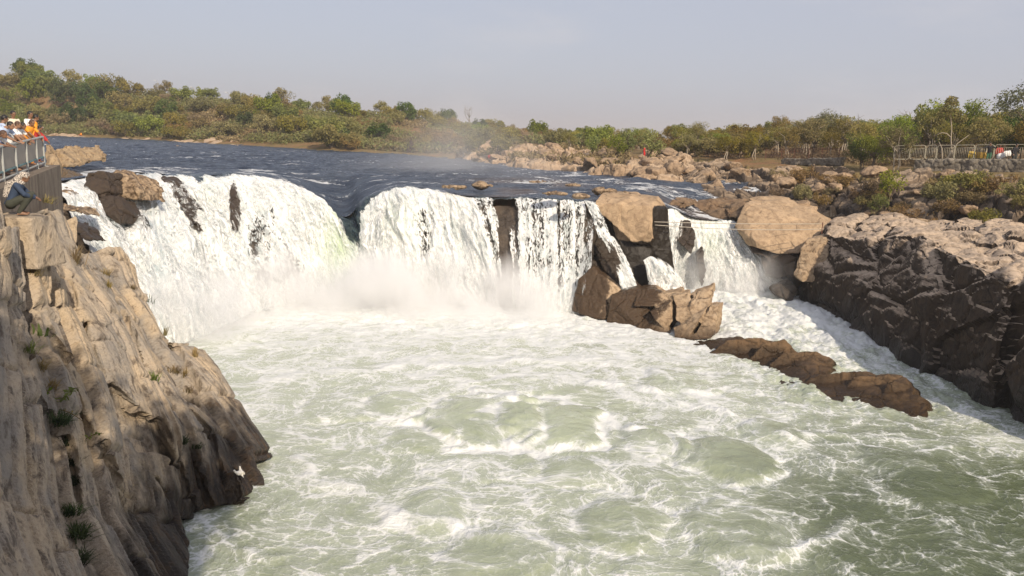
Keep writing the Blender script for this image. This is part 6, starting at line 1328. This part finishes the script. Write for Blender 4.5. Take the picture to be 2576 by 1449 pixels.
tuft(460, 1112, 60, .3, .3, .014, DKG, 'dark green plant in the shadow patch of the lit ribs', 57, 'weed_clump'); tuft(500, 1125, 40, .25, .3, .013, DKG, 'small dark plant right of the one in the shadow patch', 58, 'weed_clump'); tuft(268, 690, 50, .35, .25, .010, DRYG, 'yellow grass under the topmost cliff block', 59); tuft(272, 720, 40, .3, .25, .009, DRYG, 'lower yellow grass under the topmost cliff block', 60); tuft(92, 690, 40, .3, .2, .009, DRYG, 'sparse grass in the joint beside the tall cliff column', 61); tuft(335, 725, 40, .25, .3, .009, DRYG, 'grass on the narrow shelf at the cliff edge', 62)
WHITEF = plain('white_feathers', (0.74, 0.71, 0.64), 0.8, 0.06); BEAK = plain('dark_beak', (0.05, 0.04, 0.03), 0.5, 0.1)
for px_, py_, rz_, lab in ((602, 1198, 2.6, 'white bird crouching on the dark wet foot of the left cliff'), (610, 1196, 0.6, 'white bird standing upright next to the crouching one')):
    p, nn = hit(px_, py_); s = 1.15; root = empty('bird', tuple(p-Vector(map(float, FW))*.12), rz_); root.scale = (s,)*3
    mb = MB(); mb.tube([(0, -.12, .07), (0, -.04, .10), (0, .05, .13), (0, .09, .17), (0, .10, .21)], [.03, .062, .055, .035, .026], 10); mb.ball((0, .115, .225), (.028, .034, .028), 10, 8); mb.hull([(-.03, -.1, .08), (.03, -.1, .08), (-.02, -.24, .05), (.02, -.24, .05), (0, -.1, .06)]); me = remesh(mb.mesh('body'), .009, 2); link('body', me, WHITEF, root)
    for s_ in (1, -1):
        MB().ball((.055*s_, -.04, .105), (.014, .11, .042), 10, 8).build('wing', WHITEF, root, True); MB().tube([(.02*s_, .0, .06), (.02*s_, .01, -.02)], .006, 5).build('leg', BEAK, root)
    MB().tube([(0, .14, .222), (0, .185, .215)], [.008, .002], 5).build('beak', BEAK, root); tag(root, lab, 'bird')

# ------------------------------------------------------------------ the near bank the photograph is taken from, and its shade trees
b = MB(); b.hull([(-9.5, -60, 9.38), (60, -60, 9.38), (60, -6, 9.38), (22, -1.5, 9.38), (-8, 1.2, 9.38), (-9.5, 1.2, 9.38)]+[(x, y, -3) for x, y in ((-9.5, -60), (60, -60), (60, -4), (22, 1), (-8, 2.0), (-9.5, 2.0))])
tag(b.build('near_bank', CONC), 'paved rock bank under the viewpoint', 'terrain', kind='structure')
def shade_tree(pxs, seed, label, yb):
    cs = []
    for a_, b_ in pxs:
        p = np.array(hit(a_, b_)[0]); t_ = (p[1]-yb)/-SUN[1]; cs.append(p+SUN*t_)
    cs = np.array(cs); rs_ = np.random.default_rng(seed); c0 = cs.mean(0); base = np.array([c0[0], min(c0[1]-.5, -2.0), 9.3]); root = empty('shade_tree', tuple(base)); mb = MB(); fork = np.array([0, 0, max(2.5, (cs[:, 2].min()-9.3)*.6)])
    mb.tube([(0, 0, -.5), fork*.5, fork], [.32, .26, .22], 8)
    for c in cs: mb.tube([fork, (fork+c-base)/2+np.array([0, 0, .5]), c-base], [.12, .08, .03], 5)
    mb.build('trunk', BARK, root, True)
    cc = np.concatenate([cs-base+rs_.normal(size=cs.shape)*s_ for s_ in (.2, .7, .9)]); link('crown', leaf_cloud('crown', cc, np.full(len(cc), 1.35)*rs_.uniform(.7, 1.2, len(cc)), 5200, .34, rs_), LEAF['green'], root, False); tag(root, label, 'tree')
shade_tree([(60,1000),(150,1150),(60,1250),(200,1300),(120,1420),(260,1420),(300,1250),(30,860)], 71, 'tall leafy tree on the near bank shading the lower cliff', -1.0)
shade_tree([(330,1080),(380,1240),(330,1400),(420,1380),(480,1230),(560,1210),(520,1110)], 72, 'second leafy tree on the near bank over the pool corner', -2.5)
# ------------------------------------------------------------------ haze and spray mist
t = NT('haze_air'); pv = t.n('VolumePrincipled', {'Color': (0.86, 0.85, 0.86, 1), 'Density': 0.0004, 'Anisotropy': 0.2}); t.t.links.new(pv.outputs[0], t.out.inputs['Volume'])
b = MB(); b.box((0, 1240, 26), (5600, 2640, 72)); tag(b.build('haze', t.m), 'thin pale haze over the river', 'haze', kind='stuff')
def mist(name, lo, hi, dens, label, expr):
    t = NT(name+'_droplets'); pos = t.n('NewGeometry').outputs['Position']; x, y, z = (t.xyz(pos, k) for k in range(3))
    d = expr(t, pos, x, y, z); pv = t.n('VolumePrincipled', {'Color': (1, 1, 1, 1), 'Density': t.math('MULTIPLY', d, dens), 'Anisotropy': 0.0}); t.t.links.new(pv.outputs[0], t.out.inputs['Volume'])
    c = [(a+b_)/2 for a, b_ in zip(lo, hi)]; s = [b_-a for a, b_ in zip(lo, hi)]; tag(MB().box(c, s).build(name, t.m), label, 'mist', kind='stuff')
def base_mist(t, pos, x, y, z):
    n_ = t.noise(t.mapv(pos, (0.30, 0.30, 0.22)), 1.0, 3, 0.6, 0.4)
    zz_ = t.math('ADD', z, t.math('MULTIPLY', t.math('SUBTRACT', n_, 0.5), -5.0))
    v = t.ramp(zz_, 0.2, 3.8, 1, 0); m1 = t.math('MULTIPLY', t.ramp(t.math('ABSOLUTE', t.math('SUBTRACT', y, 50.3)), 0.5, 5.0, 1, 0), t.math('MULTIPLY', t.ramp(x, -19, -15, 0, 1), t.ramp(x, 0, 4.2, 1, 0.0)))
    lx = t.math('ADD', x, t.math('ADD', 16.3, t.math('MULTIPLY', t.math('SUBTRACT', y, 44), -0.16))); m2 = t.math('MULTIPLY', t.ramp(t.math('ABSOLUTE', lx), 0.3, 3.2, 1, 0), t.math('MULTIPLY', t.ramp(y, 38, 41, 0, 1), t.ramp(y, 47, 51, 1, 0)))
    v = t.math('MULTIPLY', v, t.math('MAXIMUM', m1, m2))
    return t.math('MULTIPLY', v, t.ramp(n_, 0.28, 0.62))
mist('mist', (-21, 38, -0.3), (7, 56, 6.5), 1.5, 'white spray mist boiling up at the foot of the main falls', base_mist)
def chan_mist(t, pos, x, y, z):
    n_ = t.noise(t.mapv(pos, (0.35, 0.35, 0.28)), 1.0, 3, 0.6, 0.4)
    zz_ = t.math('ADD', z, t.math('MULTIPLY', t.math('SUBTRACT', n_, 0.5), -4.0)); v = t.ramp(zz_, 0.2, 3.4, 1, 0); v = t.math('MULTIPLY', v, t.ramp(t.math('ABSOLUTE', t.math('SUBTRACT', y, 57.8)), 0.3, 3.2, 1, 0)); v = t.math('MULTIPLY', v, t.math('MULTIPLY', t.ramp(x, 11.5, 13.5, 0, 1), t.ramp(x, 18.5, 21, 1, 0)))
    return t.math('MULTIPLY', v, t.ramp(n_, 0.38, 0.6))
mist('mist', (11, 53, -0.3), (21.5, 62, 5.5), 0.5, 'white spray mist at the foot of the second channel fall', chan_mist)
def plume(t, pos, x, y, z):
    n_ = t.noise(t.mapv(pos, (0.06, 0.05, 0.09)), 1.0, 4, 0.6, 0.5)
    cx = t.math('ADD', t.math('MULTIPLY', t.math('SUBTRACT', y, 60), 0.0), -5.0)
    r_ = t.math('ADD', t.math('ABSOLUTE', t.math('DIVIDE', t.math('SUBTRACT', x, cx), 15)), t.math('DIVIDE', t.math('ABSOLUTE', t.math('SUBTRACT', z, 7.5)), 9)); v = t.math('MULTIPLY', t.ramp(r_, 0.15, 1.0, 1, 0), t.math('MULTIPLY', t.ramp(y, 58, 66, 0, 1), t.ramp(y, 82, 96, 1, 0)))
    return t.math('MULTIPLY', v, t.ramp(n_, 0.35, 0.65))
mist('mist', (-26, 58, 7.0), (16, 96, 17), 0.030, 'faint plume of drifting spray over the river behind the falls', plume)
